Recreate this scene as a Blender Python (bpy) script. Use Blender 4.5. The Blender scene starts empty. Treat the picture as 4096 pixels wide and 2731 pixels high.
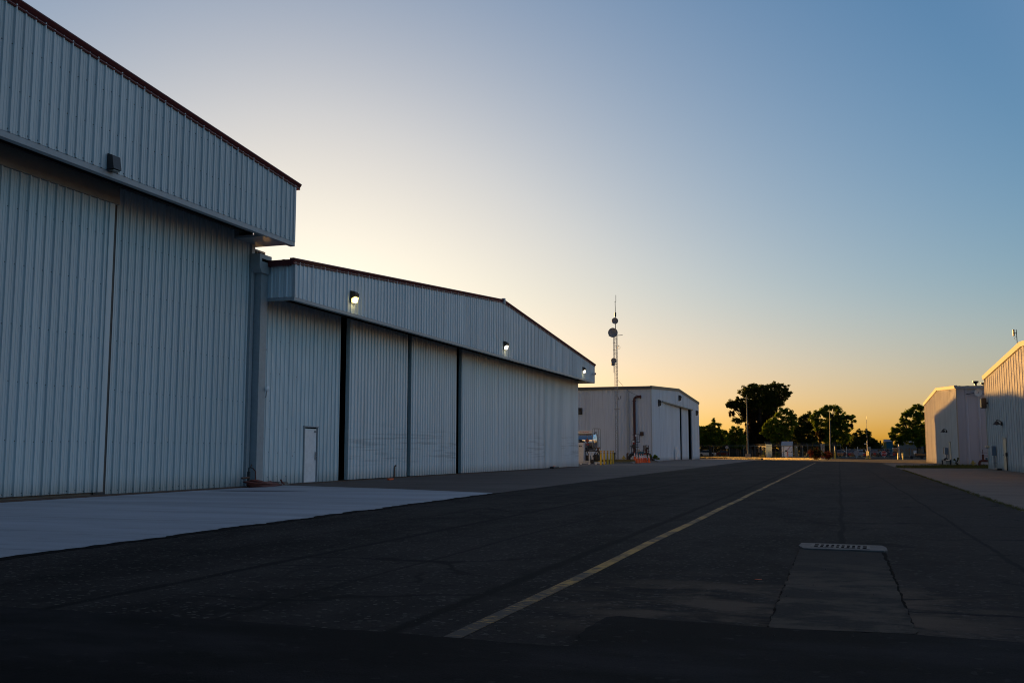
import bpy, math, random
import numpy as np
from mathutils import Vector
R = math.radians
random.seed(7)
rng = np.random.default_rng(11)
SC = bpy.context.scene
COL = SC.collection

# ------------------------------------------------------------------ camera
cam = bpy.data.cameras.new('camera')
cam.sensor_width = 36.0
cam.lens = 36.0 * 1000.0 / 1024.0
cam.clip_end = 6000
cam.clip_start = 0.05
camo = bpy.data.objects.new('camera', cam)
camo.location = (0, 0, 1.2)
camo.rotation_euler = (R(90 + 6.26), 0, R(18.01))
COL.objects.link(camo)
SC.camera = camo

# ------------------------------------------------------------------ light
SUN_AZ = 30.4      # degrees left of +Y
SUN_EL = 4.0
world = bpy.data.worlds.new('World')
SC.world = world
world.use_nodes = True
wn = world.node_tree
bg = wn.nodes['Background']
sky = wn.nodes.new('ShaderNodeTexSky')
sky.sky_type = 'NISHITA'
sky.sun_disc = False
sky.sun_elevation = R(SUN_EL)
sky.sun_rotation = R(-SUN_AZ)
sky.altitude = 20
sky.air_density = 1.0
sky.dust_density = 1.6
sky.ozone_density = 3.0
# the glow round the sun rolls off softly instead of clipping; the unseen sky high on the right is boosted to light the shaded walls
wb = wn.nodes.new('ShaderNodeVectorMath'); wb.operation = 'MULTIPLY'
wb.inputs[1].default_value = (2.02 * .12, 2.16 * .12, 2.34 * .12)
wn.links.new(sky.outputs['Color'], wb.inputs[0])
dn = wn.nodes.new('ShaderNodeVectorMath'); dn.operation = 'MULTIPLY_ADD'
dn.inputs[1].default_value = (.6, .6, .6); dn.inputs[2].default_value = (1, 1, 1)
dv = wn.nodes.new('ShaderNodeVectorMath'); dv.operation = 'DIVIDE'
wn.links.new(wb.outputs[0], dn.inputs[0])
wn.links.new(wb.outputs[0], dv.inputs[0]); wn.links.new(dn.outputs[0], dv.inputs[1])
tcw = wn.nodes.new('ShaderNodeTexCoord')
east_boost = wn.nodes.new('ShaderNodeMapRange'); east_boost.interpolation_type = 'SMOOTHSTEP'
for k_, v_ in (('From Min', .60), ('From Max', .97), ('To Min', 0.0), ('To Max', 1.0)): east_boost.inputs[k_].default_value = v_
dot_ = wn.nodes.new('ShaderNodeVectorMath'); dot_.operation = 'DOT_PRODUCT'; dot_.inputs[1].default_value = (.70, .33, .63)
wn.links.new(tcw.outputs['Generated'], dot_.inputs[0]); wn.links.new(dot_.outputs['Value'], east_boost.inputs['Value'])
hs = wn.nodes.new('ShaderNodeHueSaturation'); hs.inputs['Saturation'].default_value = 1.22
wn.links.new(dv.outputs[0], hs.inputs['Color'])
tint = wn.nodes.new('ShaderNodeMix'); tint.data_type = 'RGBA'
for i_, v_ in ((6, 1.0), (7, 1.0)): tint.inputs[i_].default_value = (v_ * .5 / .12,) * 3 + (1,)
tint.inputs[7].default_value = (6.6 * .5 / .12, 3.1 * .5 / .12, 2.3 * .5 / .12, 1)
wn.links.new(east_boost.outputs[0], tint.inputs['Factor'])
south_dim = wn.nodes.new('ShaderNodeMapRange'); south_dim.interpolation_type = 'SMOOTHSTEP'
for k_, v_ in (('From Min', .15), ('From Max', .85), ('To Min', 0.0), ('To Max', 1.0)): south_dim.inputs[k_].default_value = v_
dot2 = wn.nodes.new('ShaderNodeVectorMath'); dot2.operation = 'DOT_PRODUCT'; dot2.inputs[1].default_value = (-.20, -.98, 0)  # unseen sky behind the camera is dimmed to darken the ribs' near flanks
wn.links.new(tcw.outputs['Generated'], dot2.inputs[0]); wn.links.new(dot2.outputs['Value'], south_dim.inputs['Value'])
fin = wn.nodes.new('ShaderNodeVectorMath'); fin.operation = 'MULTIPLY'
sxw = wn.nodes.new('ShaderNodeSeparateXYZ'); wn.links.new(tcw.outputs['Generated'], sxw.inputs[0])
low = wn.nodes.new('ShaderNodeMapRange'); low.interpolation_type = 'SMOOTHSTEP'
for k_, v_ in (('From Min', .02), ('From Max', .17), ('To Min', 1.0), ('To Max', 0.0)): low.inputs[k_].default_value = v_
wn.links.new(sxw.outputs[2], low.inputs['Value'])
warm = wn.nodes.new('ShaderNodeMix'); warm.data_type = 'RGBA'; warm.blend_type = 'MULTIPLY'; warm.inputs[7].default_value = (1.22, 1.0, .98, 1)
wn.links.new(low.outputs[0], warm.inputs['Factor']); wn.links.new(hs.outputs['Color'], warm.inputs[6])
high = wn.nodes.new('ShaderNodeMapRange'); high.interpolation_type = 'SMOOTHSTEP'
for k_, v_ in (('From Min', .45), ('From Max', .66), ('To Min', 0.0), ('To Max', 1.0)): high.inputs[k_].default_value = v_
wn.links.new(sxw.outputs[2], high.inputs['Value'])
soft = wn.nodes.new('ShaderNodeHueSaturation'); soft.inputs['Saturation'].default_value = .66; soft.inputs['Value'].default_value = .72  # sky above the frame is dulled to neutralise light on ground and walls
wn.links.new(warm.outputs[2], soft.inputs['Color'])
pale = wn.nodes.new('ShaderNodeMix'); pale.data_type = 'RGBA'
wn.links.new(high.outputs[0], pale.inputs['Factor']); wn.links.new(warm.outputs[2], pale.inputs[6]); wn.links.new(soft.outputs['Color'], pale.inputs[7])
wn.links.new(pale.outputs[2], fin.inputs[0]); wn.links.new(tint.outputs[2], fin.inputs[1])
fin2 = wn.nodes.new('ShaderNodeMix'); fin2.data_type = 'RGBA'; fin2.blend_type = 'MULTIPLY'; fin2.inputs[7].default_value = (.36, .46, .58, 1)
wn.links.new(fin.outputs[0], fin2.inputs[6]); wn.links.new(south_dim.outputs[0], fin2.inputs['Factor'])
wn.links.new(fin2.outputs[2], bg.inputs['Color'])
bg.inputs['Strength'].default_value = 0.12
sun = bpy.data.lights.new('sun', 'SUN')
sun.energy = 4.8
sun.angle = R(0.5)
sun.color = (1.0, 0.50, 0.12)
suno = bpy.data.objects.new('sun', sun)
suno.rotation_euler = (R(90 - SUN_EL), 0, R(SUN_AZ + 180))
COL.objects.link(suno)
SC.view_settings.view_transform = 'Standard'
SC.view_settings.look = 'None'
SC.view_settings.exposure = 1.0
SC.view_settings.gamma = 1.0
SC.view_settings.use_curve_mapping = False
SC.cycles.use_denoising = True
SC.cycles.filter_width = 1.05
SC.cycles.max_bounces = 6
SC.cycles.diffuse_bounces = 3
SC.cycles.glossy_bounces = 3
SC.cycles.sample_clamp_indirect = 6.0

# ------------------------------------------------------------------ helpers
ORG = {}


class MB:
    def __init__(s):
        s.v = []; s.f = []; s.m = []

    def add(s, vs, fs, mat=0):
        o = len(s.v)
        s.v += [tuple(map(float, p)) for p in vs]
        for f in fs:
            s.f.append(tuple(i + o for i in f)); s.m.append(mat)
        return s

    def box(s, x0, x1, y0, y1, z0, z1, mat=0):
        x0, x1 = sorted((x0, x1)); y0, y1 = sorted((y0, y1)); z0, z1 = sorted((z0, z1))
        vs = [(x0, y0, z0), (x1, y0, z0), (x1, y1, z0), (x0, y1, z0), (x0, y0, z1), (x1, y0, z1), (x1, y1, z1), (x0, y1, z1)]
        return s.add(vs, [(0, 3, 2, 1), (4, 5, 6, 7), (0, 1, 5, 4), (1, 2, 6, 5), (2, 3, 7, 6), (3, 0, 4, 7)], mat)

    def bevbox(s, x0, x1, y0, y1, z0, z1, b=0.02, mat=0):
        x0, x1 = sorted((x0, x1)); y0, y1 = sorted((y0, y1)); z0, z1 = sorted((z0, z1))
        def ring(z, i):
            return [(x0 + i + b, y0 + i, z), (x1 - i - b, y0 + i, z), (x1 - i, y0 + i + b, z), (x1 - i, y1 - i - b, z),
                    (x1 - i - b, y1 - i, z), (x0 + i + b, y1 - i, z), (x0 + i, y1 - i - b, z), (x0 + i, y0 + i + b, z)]
        vs = ring(z0, b * .6) + ring(z0 + b, 0) + ring(z1 - b, 0) + ring(z1, b * .6)
        fs = [tuple(range(7, -1, -1)), tuple(range(24, 32))]
        for k in range(3):
            for i in range(8):
                j = (i + 1) % 8
                fs.append((k * 8 + i, k * 8 + j, k * 8 + 8 + j, k * 8 + 8 + i))
        return s.add(vs, fs, mat)

    def bar(s, p0, p1, w, h=None, mat=0):
        h = h or w
        p0 = Vector(p0); p1 = Vector(p1); d = (p1 - p0).normalized()
        up = Vector((0, 0, 1)) if abs(d.z) < .95 else Vector((0, 1, 0))
        a = d.cross(up).normalized() * (w / 2); b = a.cross(d).normalized() * (h / 2)
        vs = [p + sa * a + sb * b for p in (p0, p1) for sa, sb in ((-1, -1), (1, -1), (1, 1), (-1, 1))]
        return s.add(vs, [(0, 1, 2, 3), (7, 6, 5, 4), (0, 4, 5, 1), (1, 5, 6, 2), (2, 6, 7, 3), (3, 7, 4, 0)], mat)

    def tube(s, pts, r, n=8, mat=0, cap=True):
        pts = [Vector(p) for p in pts]
        rs = r if isinstance(r, (list, tuple)) else [r] * len(pts)
        o = len(s.v); prev = None
        for i, p in enumerate(pts):
            d = (pts[min(i + 1, len(pts) - 1)] - pts[max(i - 1, 0)]).normalized()
            if prev is None:
                ref = Vector((0, 0, 1)) if abs(d.z) < .9 else Vector((1, 0, 0))
                a = d.cross(ref).normalized()
            else:
                a = (prev - d * prev.dot(d)).normalized()
            prev = a; b = d.cross(a)
            for k in range(n):
                t = 2 * math.pi * k / n
                s.v.append(tuple(p + (a * math.cos(t) + b * math.sin(t)) * rs[i]))
        for i in range(len(pts) - 1):
            for k in range(n):
                k2 = (k + 1) % n
                s.f.append((o + i * n + k, o + i * n + k2, o + (i + 1) * n + k2, o + (i + 1) * n + k)); s.m.append(mat)
        if cap:
            s.f.append(tuple(o + k for k in range(n - 1, -1, -1))); s.m.append(mat)
            e = o + (len(pts) - 1) * n
            s.f.append(tuple(e + k for k in range(n))); s.m.append(mat)
        return s

    def lathe(s, prof, c, n=16, mat=0, axis='z', mats=None):
        o = len(s.v)
        for r, h in prof:
            for k in range(n):
                t = 2 * math.pi * k / n
                u, w = r * math.cos(t), r * math.sin(t)
                p = {'z': (u, w, h), 'x': (h, u, w), 'y': (w, h, u)}[axis]
                s.v.append((c[0] + p[0], c[1] + p[1], c[2] + p[2]))
        for i in range(len(prof) - 1):
            for k in range(n):
                k2 = (k + 1) % n
                s.f.append((o + i * n + k, o + i * n + k2, o + (i + 1) * n + k2, o + (i + 1) * n + k))
                s.m.append(mats[i] if mats else mat)
        s.f.append(tuple(o + k for k in range(n - 1, -1, -1))); s.m.append(mats[0] if mats else mat)
        e = o + (len(prof) - 1) * n
        s.f.append(tuple(e + k for k in range(n))); s.m.append(mats[-1] if mats else mat)
        return s

    def prism(s, poly, h0, h1, axis='z', mat=0):
        """poly of 2D points extruded along axis from h0 to h1"""
        n = len(poly)
        A = sum(poly[i][0] * poly[(i + 1) % n][1] - poly[(i + 1) % n][0] * poly[i][1] for i in range(n))
        if A < 0: poly = poly[::-1]
        def P(p, h):
            return {'z': (p[0], p[1], h), 'x': (h, p[0], p[1]), 'y': (p[1], h, p[0])}[axis]
        vs = [P(p, h0) for p in poly] + [P(p, h1) for p in poly]
        fs = [tuple(range(n - 1, -1, -1)), tuple(range(n, 2 * n))]
        for i in range(n):
            j = (i + 1) % n
            fs.append((i, j, n + j, n + i))
        return s.add(vs, fs, mat)

    def build(s, name, mats, parent=None, loc=None, smooth=False):
        if not isinstance(mats, (list, tuple)): mats = [mats]
        off = ORG[parent.name] if parent else (loc or (0, 0, 0))
        me = bpy.data.meshes.new(name)
        V = [(a - off[0], b - off[1], c - off[2]) for a, b, c in s.v]
        me.from_pydata(V, [], s.f)
        for m in mats: me.materials.append(m)
        if len(mats) > 1: me.polygons.foreach_set('material_index', s.m)
        if smooth:
            me.polygons.foreach_set('use_smooth', [True] * len(s.f))
            me.set_sharp_from_angle(angle=R(40))
        o = bpy.data.objects.new(name, me)
        COL.objects.link(o)
        ORG[o.name] = off
        if parent: o.parent = parent
        else: o.location = off
        return o


def tag(o, label, cat, group=None):
    o['label'] = label; o['category'] = cat
    if group: o['group'] = group
    return o


def thing(name, label, cat, loc=(0, 0, 0), group=None):
    o = bpy.data.objects.new(name, None); COL.objects.link(o)
    o.empty_display_size = .2
    o.location = loc; ORG[o.name] = loc
    return tag(o, label, cat, group)


def kind(o, k):
    o['kind'] = k; return o


def dup(root, loc, rz=0.0, label=None, scale=1.0):
    r = root.copy(); COL.objects.link(r)
    r.location = loc; r.rotation_euler = (0, 0, rz); r.scale = (scale,) * 3
    if label: r['label'] = label
    for ch in list(root.children):
        c = ch.copy(); COL.objects.link(c); c.parent = r
        for g in list(ch.children):
            d = g.copy(); COL.objects.link(d); d.parent = c
    ORG[r.name] = tuple(loc)
    return r


def text(body, size, loc, rot, m, parent, name='lettering', ext=0.004):
    """flat lettering built as an ordinary mesh"""
    cu = bpy.data.curves.new('letters', 'FONT')
    cu.body = body; cu.size = size; cu.extrude = ext
    cu.align_x = 'CENTER'; cu.align_y = 'CENTER'
    tmp = bpy.data.objects.new('letters', cu); COL.objects.link(tmp)
    bpy.context.view_layer.update()
    me = bpy.data.meshes.new_from_object(tmp.evaluated_get(bpy.context.evaluated_depsgraph_get()))
    bpy.data.objects.remove(tmp); bpy.data.curves.remove(cu)
    me.name = name; me.materials.clear(); me.materials.append(m)
    o = bpy.data.objects.new(name, me); COL.objects.link(o)
    off = ORG[parent.name]
    o.parent = parent
    o.location = (loc[0] - off[0], loc[1] - off[1], loc[2] - off[2])
    o.rotation_euler = rot
    return o


# ------------------------------------------------------------------ materials
def nd(nt, typ, **kw):
    n = nt.nodes.new(typ)
    for k, v in kw.items():
        if k in n.inputs.keys() if isinstance(k, str) else False:
            n.inputs[k].default_value = v
        else:
            setattr(n, k, v)
    return n


class NT:
    """small helper to write node graphs"""
    def __init__(s, name):
        s.m = bpy.data.materials.new(name); s.m.use_nodes = True
        s.nt = s.m.node_tree; s.b = s.nt.nodes['Principled BSDF']
        s.tc = s.nt.nodes.new('ShaderNodeTexCoord')

    def link(s, a, b): s.nt.links.new(a, b)

    def val(s, sock, x):
        if isinstance(x, (int, float)): sock.default_value = x
        elif isinstance(x, tuple): sock.default_value = x if len(x) == 4 or sock.type == 'VECTOR' else (*x, 1)
        else: s.link(x, sock)

    def pos(s):
        g = s.nt.nodes.new('ShaderNodeNewGeometry'); return g.outputs['Position']

    def mapv(s, v, scale=(1, 1, 1), loc=(0, 0, 0), rot=(0, 0, 0)):
        n = s.nt.nodes.new('ShaderNodeMapping')
        s.link(v, n.inputs['Vector']); n.inputs['Scale'].default_value = scale; n.inputs['Location'].default_value = loc
        n.inputs['Rotation'].default_value = rot
        return n.outputs[0]

    def noise(s, v, scale, detail=3, rough=.55):
        n = s.nt.nodes.new('ShaderNodeTexNoise')
        s.link(v, n.inputs['Vector']); n.inputs['Scale'].default_value = scale
        n.inputs['Detail'].default_value = detail; n.inputs['Roughness'].default_value = rough
        return n.outputs[0]

    def voro(s, v, scale, feature='F1', out='Distance'):
        n = s.nt.nodes.new('ShaderNodeTexVoronoi'); n.feature = feature
        s.link(v, n.inputs['Vector']); n.inputs['Scale'].default_value = scale
        return n.outputs[out]

    def ramp(s, f, a, b, lo=0.0, hi=1.0):
        n = s.nt.nodes.new('ShaderNodeMapRange'); n.interpolation_type = 'SMOOTHSTEP'
        s.link(f, n.inputs['Value'])
        n.inputs['From Min'].default_value = a; n.inputs['From Max'].default_value = b
        n.inputs['To Min'].default_value = lo; n.inputs['To Max'].default_value = hi
        return n.outputs[0]

    def math(s, op, a, b=0.0):
        n = s.nt.nodes.new('ShaderNodeMath'); n.operation = op
        s.val(n.inputs[0], a); s.val(n.inputs[1], b)
        return n.outputs[0]

    def mix(s, f, a, b):
        n = s.nt.nodes.new('ShaderNodeMix'); n.data_type = 'RGBA'
        s.val(n.inputs['Factor'], f); s.val(n.inputs[6], a); s.val(n.inputs[7], b)
        return n.outputs[2]

    def sep(s, v):
        n = s.nt.nodes.new('ShaderNodeSeparateXYZ'); s.link(v, n.inputs[0]); return n.outputs

    def bump(s, h, strength=.3, dist=.02):
        n = s.nt.nodes.new('ShaderNodeBump'); n.inputs['Strength'].default_value = strength
        n.inputs['Distance'].default_value = dist
        s.link(h, n.inputs['Height']); s.link(n.outputs[0], s.b.inputs['Normal'])

    def out(s, col=None, rough=None, metal=None, spec=None):
        if col is not None: s.val(s.b.inputs['Base Color'], col)
        if rough is not None: s.val(s.b.inputs['Roughness'], rough)
        if metal is not None: s.b.inputs['Metallic'].default_value = metal
        if spec is not None: s.b.inputs['Specular IOR Level'].default_value = spec
        return s.m


def paint(name, col, rough=.5, var=.12, scale=6.0, metal=0.0, spec=.5):
    t = NT(name)
    n = t.noise(t.pos(), scale, 4, .6)
    k = t.ramp(n, .3, .75)
    c2 = tuple(c * (1 - var) for c in col)
    return t.out(t.mix(k, col, c2), rough, metal, spec)


def siding(name, col, dirt=(.20, .19, .17), amt=.35, rough=.42, grime=0.0, spec=.4):
    t = NT(name)
    p = t.pos()
    streak = t.noise(t.mapv(p, (7, 7, .22)), 1.0, 4, .6)
    big = t.noise(t.mapv(p, (.35, .35, .25)), 1.0, 3, .5)
    xx, yy, zz0 = t.sep(p)
    idx = t.math('FLOOR', t.math('DIVIDE', t.math('ADD', t.math('ADD', xx, yy), 200.03), .915))
    wnz = t.nt.nodes.new('ShaderNodeTexWhiteNoise'); wnz.noise_dimensions = '1D'; t.link(idx, wnz.inputs['W']); s0 = wnz.outputs['Value']
    k = t.math('MULTIPLY', t.ramp(streak, .48, .8), amt)
    k2 = t.math('MULTIPLY', t.ramp(big, .45, .75), amt * .5)
    c = t.mix(t.math('MULTIPLY', s0, .42), col, tuple(x * .78 for x in col))
    c = t.mix(k2, c, tuple(x * .72 for x in col))
    c = t.mix(k, c, dirt)
    z = t.sep(p)[2]
    spl = t.math('MULTIPLY', t.ramp(t.math('ADD', z, t.math('MULTIPLY', streak, .35)), .15, .75, 1, 0), .45)
    c = t.mix(spl, c, (.26, .23, .18))
    if grime:
        band = t.noise(t.mapv(p, (.3, .3, 9)), 1.0, 3, .6)
        zz = t.math('MULTIPLY', t.ramp(z, .4, 1.0), t.ramp(z, 2.8, 1.6))
        g = t.math('MULTIPLY', t.math('MULTIPLY', t.ramp(band, .5, .62), zz), grime)
        c = t.mix(g, c, (.17, .17, .17))
    return t.out(c, rough, 0.0, spec)


M = {}
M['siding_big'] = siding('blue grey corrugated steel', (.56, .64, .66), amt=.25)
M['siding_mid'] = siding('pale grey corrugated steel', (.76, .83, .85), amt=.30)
M['siding_door'] = siding('worn hangar door steel', (.77, .82, .84), amt=.42, grime=.28)
M['siding_far'] = siding('cool white corrugated steel', (.76, .83, .88), amt=.25)
M['siding_cream'] = siding('cream white corrugated steel', (.80, .76, .68), amt=.25, rough=.75, spec=.12)
M['siding_side'] = siding('grey white corrugated steel', (.55, .56, .60), amt=.22)
M['screw_gap'] = paint('dull screws and gap shade', (.06, .06, .06), .6)
M['trim_red'] = paint('maroon trim paint', (.125, .024, .026), .4)
M['trim_dark'] = paint('dark grey green trim', (.10, .115, .11), .45)
M['trim_grey'] = paint('grey trim', (.34, .38, .40), .45)
M['trim_light'] = paint('light grey trim', (.50, .55, .57), .4)
M['trim_cream'] = paint('cream trim', (.55, .48, .36), .8)
M['edge_green'] = paint('green grey door edge', (.52, .60, .60), .5)
M['pole'] = paint('dull green grey pole', (.10, .125, .125), .6)
M['bed_soil'] = dirt_('dry bed soil') if False else paint('dry bed soil', (.13, .10, .05), .95, var=.4, scale=2)
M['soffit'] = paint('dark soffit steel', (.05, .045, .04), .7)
M['band'] = paint('beige header band', (.30, .28, .24), .6)
M['dark'] = paint('near black opening shade', (.006, .006, .007), .9, spec=0.0)  # near black colour stands in for the unlit depth of gaps and slots
M['black_metal'] = paint('black metal', (.022, .022, .024), .45)
M['bronze'] = paint('dark bronze housing', (.045, .037, .032), .45)
M['roof'] = paint('roof steel', (.28, .29, .29), .45)
M['white_paint'] = paint('white paint', (.88, .90, .92), .3)
M['white_metal'] = paint('white metal', (.66, .68, .70), .4)
M['grey_metal'] = paint('galvanised steel', (.33, .34, .35), .4, metal=.3)
M['blue_metal'] = paint('blue grey cabinet', (.20, .27, .34), .45)
M['chrome'] = paint('polished tank steel', (.75, .76, .78), .12, var=.05, metal=1.0)
M['yellow'] = paint('yellow safety paint', (.86, .55, .03), .45, var=.2)
M['hyd_yellow'] = paint('faded yellow enamel', (.62, .46, .10), .5, var=.25)
M['orange'] = paint('traffic orange', (1.0, .13, .010), .5, var=.06)
M['reflect'] = paint('reflective white sleeve', (.80, .80, .82), .35, var=.08)
M['red'] = paint('red enamel', (.48, .025, .02), .4)
M['oxide'] = paint('red oxide pipe', (.105, .028, .020), .55, var=.3)
M['rust'] = paint('rusty steel', (.13, .07, .045), .75, var=.45, scale=20)
M['teal'] = paint('teal valve paint', (.025, .14, .17), .5)
M['hose'] = paint('red rubber hose', (.15, .035, .022), .6, var=.3)
M['rubber'] = paint('black rubber', (.018, .018, .018), .8)
M['wood'] = paint('weathered wood', (.30, .20, .11), .8, var=.4, scale=15)
M['tan'] = paint('tan cabinet', (.42, .30, .15), .55)
M['door_cream'] = paint('cream door', (.62, .52, .34), .45)
M['bark'] = paint('bark', (.055, .040, .028), .9, var=.4, scale=8)
M['dish'] = paint('grey dish', (.30, .31, .33), .5)
M['dish_white'] = paint('white dish', (.88, .85, .78), .45)
M['rock'] = paint('dark rock', (.07, .075, .075), .9, var=.4, scale=5)
M['car_red'] = paint('dark red car paint', (.11, .008, .008), .25)
M['car_dark'] = paint('dark car paint', (.02, .022, .027), .25)
M['car_white'] = paint('white car paint', (.62, .62, .62), .3)
M['car_blue'] = paint('blue car paint', (.03, .05, .10), .25)
M['glass'] = paint('dark glass', (.015, .018, .022), .08)
M['kerb'] = paint('kerb concrete', (.23, .215, .19), .85, var=.35, scale=3)
M['kerb_dark'] = paint('dark stained kerb', (.035, .032, .030), .9, var=.4, scale=3)
M['teal_wall'] = paint('teal painted wall', (.015, .15, .21), .5)
M['gold_wall'] = paint('mustard painted wall', (.42, .28, .06), .6)


def emit(name, col, st):
    m = bpy.data.materials.new(name); m.use_nodes = True
    b = m.node_tree.nodes['Principled BSDF']
    b.inputs['Base Color'].default_value = (.8, .8, .7, 1)
    b.inputs['Emission Color'].default_value = (*col, 1)
    b.inputs['Emission Strength'].default_value = st
    return m


M['lamp_on'] = emit('lit lamp lens', (1.0, .76, .20), 2.2)
M['lamp_white'] = emit('lit lamp lens white', (1.0, .92, .70), 1.6)
M['lens_off'] = paint('unlit lamp lens', (.10, .095, .08), .2)


def leafmat(name, c1, c2, red=None):
    t = NT(name)
    p = t.pos()
    n = t.noise(p, .55, 3, .6)
    n2 = t.noise(p, 6.0, 2, .6)
    c = t.mix(t.ramp(n, .35, .65), c1, c2)
    c = t.mix(t.math('MULTIPLY', t.ramp(n2, .45, .7), .35), c, tuple(x * .45 for x in c1))
    if red: c = t.mix(t.ramp(n, .46, .6), c, red)
    nt = t.nt
    d = nt.nodes.new('ShaderNodeBsdfDiffuse'); tr = nt.nodes.new('ShaderNodeBsdfTranslucent')
    mx = nt.nodes.new('ShaderNodeMixShader'); mx.inputs[0].default_value = .48
    t.link(c, d.inputs[0])
    sat = t.mix(.5, c, tuple(min(1, x * 1.5) for x in c2)); t.link(sat, tr.inputs[0])
    t.link(d.outputs[0], mx.inputs[1]); t.link(tr.outputs[0], mx.inputs[2])
    t.link(mx.outputs[0], nt.nodes['Material Output'].inputs[0])
    return t.m


M['leaf'] = leafmat('green foliage', (.055, .105, .012), (.15, .20, .022))
M['leaf_dark'] = leafmat('dark olive foliage', (.040, .058, .013), (.10, .115, .024))
M['leaf_vine'] = leafmat('hanging brown vines', (.035, .026, .014), (.05, .035, .018))
M['leaf_red'] = leafmat('bougainvillea', (.022, .030, .012), (.035, .040, .015), (.16, .010, .026))
M['leaf_far'] = leafmat('far foliage', (.035, .042, .020), (.06, .065, .03))
M['weed'] = leafmat('weedy grass', (.05, .065, .018), (.11, .10, .03))
M['straw_dull'] = leafmat('dull straw', (.16, .12, .05), (.22, .17, .07))  # darkened copy of the sunlit verge's straw, toned for the shaded bed
M['straw'] = leafmat('dry straw', (.60, .46, .19), (.66, .52, .22))


# ground materials ----------------------------------------------------
def asphalt():
    t = NT('old asphalt'); p = t.pos(); x, y, z = t.sep(p)
    wob = t.noise(t.mapv(p, (1, .25, 1)), 1.0, 4, .6)
    wob2 = t.noise(p, 3.0, 4, .7)
    fine = t.noise(p, 55.0, 3, .7)
    agg = t.voro(p, 34.0, 'F1', 'Color')
    a0 = t.sep(agg)[0]
    big = t.noise(t.mapv(p, (.55, .16, 1)), 1.0, 6, .68)
    med = t.noise(t.mapv(p, (1.1, .8, 1)), 1.0, 6, .7)
    c = t.mix(t.ramp(big, .40, .62), (.0085, .0078, .0072), (.033, .030, .0275))
    c = t.mix(t.math('MULTIPLY', t.ramp(med, .45, .65), .55), c, (.046, .041, .037))
    c = t.mix(t.math('MULTIPLY', t.ramp(fine, .40, .65), .6), c, (.008, .008, .008))
    c = t.mix(t.math('MULTIPLY', t.ramp(a0, .90, 1.0), .6), c, (.12, .115, .105))
    # reddish worn right lane
    c = t.mix(t.math('MULTIPLY', t.ramp(x, -1.8, 2.5), .40), c, (.042, .031, .026))
    # dust washed over the low spot near the drain
    ax = t.math('MULTIPLY', t.ramp(x, -2.6, -1.2), t.ramp(x, 1.6, .4))
    ay = t.math('MULTIPLY', t.ramp(y, 6.2, 7.3), t.ramp(y, 10.6, 8.6))
    dn = t.math('ADD', t.math('MULTIPLY', t.noise(t.mapv(p, (.8, 2.0, 1)), 1.0, 6, .68), .55), t.math('MULTIPLY', t.noise(p, 1.5, 5, .65), .45))
    du = t.math('MULTIPLY', t.math('MULTIPLY', ax, ay), t.ramp(dn, .43, .58))
    c = t.mix(t.math('MULTIPLY', du, .9), c, (.115, .085, .060))
    # joints and cracks
    def seam(x0, w, k, amp=.22):
        d = t.math('ABSOLUTE', t.math('SUBTRACT', t.math('ADD', x, t.math('MULTIPLY', t.math('SUBTRACT', wob, .5), amp)), x0))
        d = t.math('ADD', d, t.math('MULTIPLY', t.math('SUBTRACT', wob2, .5), w * 1.3))
        return t.math('MULTIPLY', t.ramp(d, w, w * .3), k)
    for x0, w, k in ((-2.86, .10, .95), (-5.8, .09, .9), (0.0, .06, .9), (1.75, .045, .85), (-4.3, .045, .7), (-7.2, .04, .6)):
        c = t.mix(seam(x0, w, k), c, (.003, .003, .003))
    cp = t.mapv(p, (.17, .33, 1))
    vd = t.nt.nodes.new('ShaderNodeVectorMath'); vd.operation = 'ADD'
    wv = t.nt.nodes.new('ShaderNodeTexNoise'); t.link(cp, wv.inputs['Vector']); wv.inputs['Scale'].default_value = 2.5; wv.inputs['Detail'].default_value = 5
    sc = t.nt.nodes.new('ShaderNodeVectorMath'); sc.operation = 'SCALE'; sc.inputs['Scale'].default_value = .55
    t.link(wv.outputs['Color'], sc.inputs[0]); t.link(cp, vd.inputs[0]); t.link(sc.outputs[0], vd.inputs[1])
    ed = t.voro(vd.outputs[0], 1.0, 'DISTANCE_TO_EDGE')
    msk = t.ramp(t.noise(p, .35, 2), .42, .58)
    c = t.mix(t.math('MULTIPLY', t.math('MULTIPLY', t.ramp(ed, .020, .005), msk), .9), c, (.003, .003, .003))
    c2p = t.mapv(p, (.55, .8, 1), (3.3, 1.7, 0))
    v2 = t.nt.nodes.new('ShaderNodeVectorMath'); v2.operation = 'ADD'; t.link(c2p, v2.inputs[0]); t.link(sc.outputs[0], v2.inputs[1])
    ed2 = t.voro(v2.outputs[0], 1.0, 'DISTANCE_TO_EDGE')
    m2 = t.ramp(t.noise(p, .28, 2), .52, .62)
    c = t.mix(t.math('MULTIPLY', t.math('MULTIPLY', t.ramp(ed2, .022, .006), m2), .8), c, (.004, .004, .004))
    oil = t.ramp(t.noise(t.mapv(p, (.5, .35, 1), (7, 2, 0)), 1.0, 5, .7), .66, .74)
    c = t.mix(t.math('MULTIPLY', oil, .55), c, (.009, .009, .009))
    t.bump(t.math('ADD', fine, t.math('MULTIPLY', a0, .5)), .55, .012)
    return t.out(c, .9, 0, .10)


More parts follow.
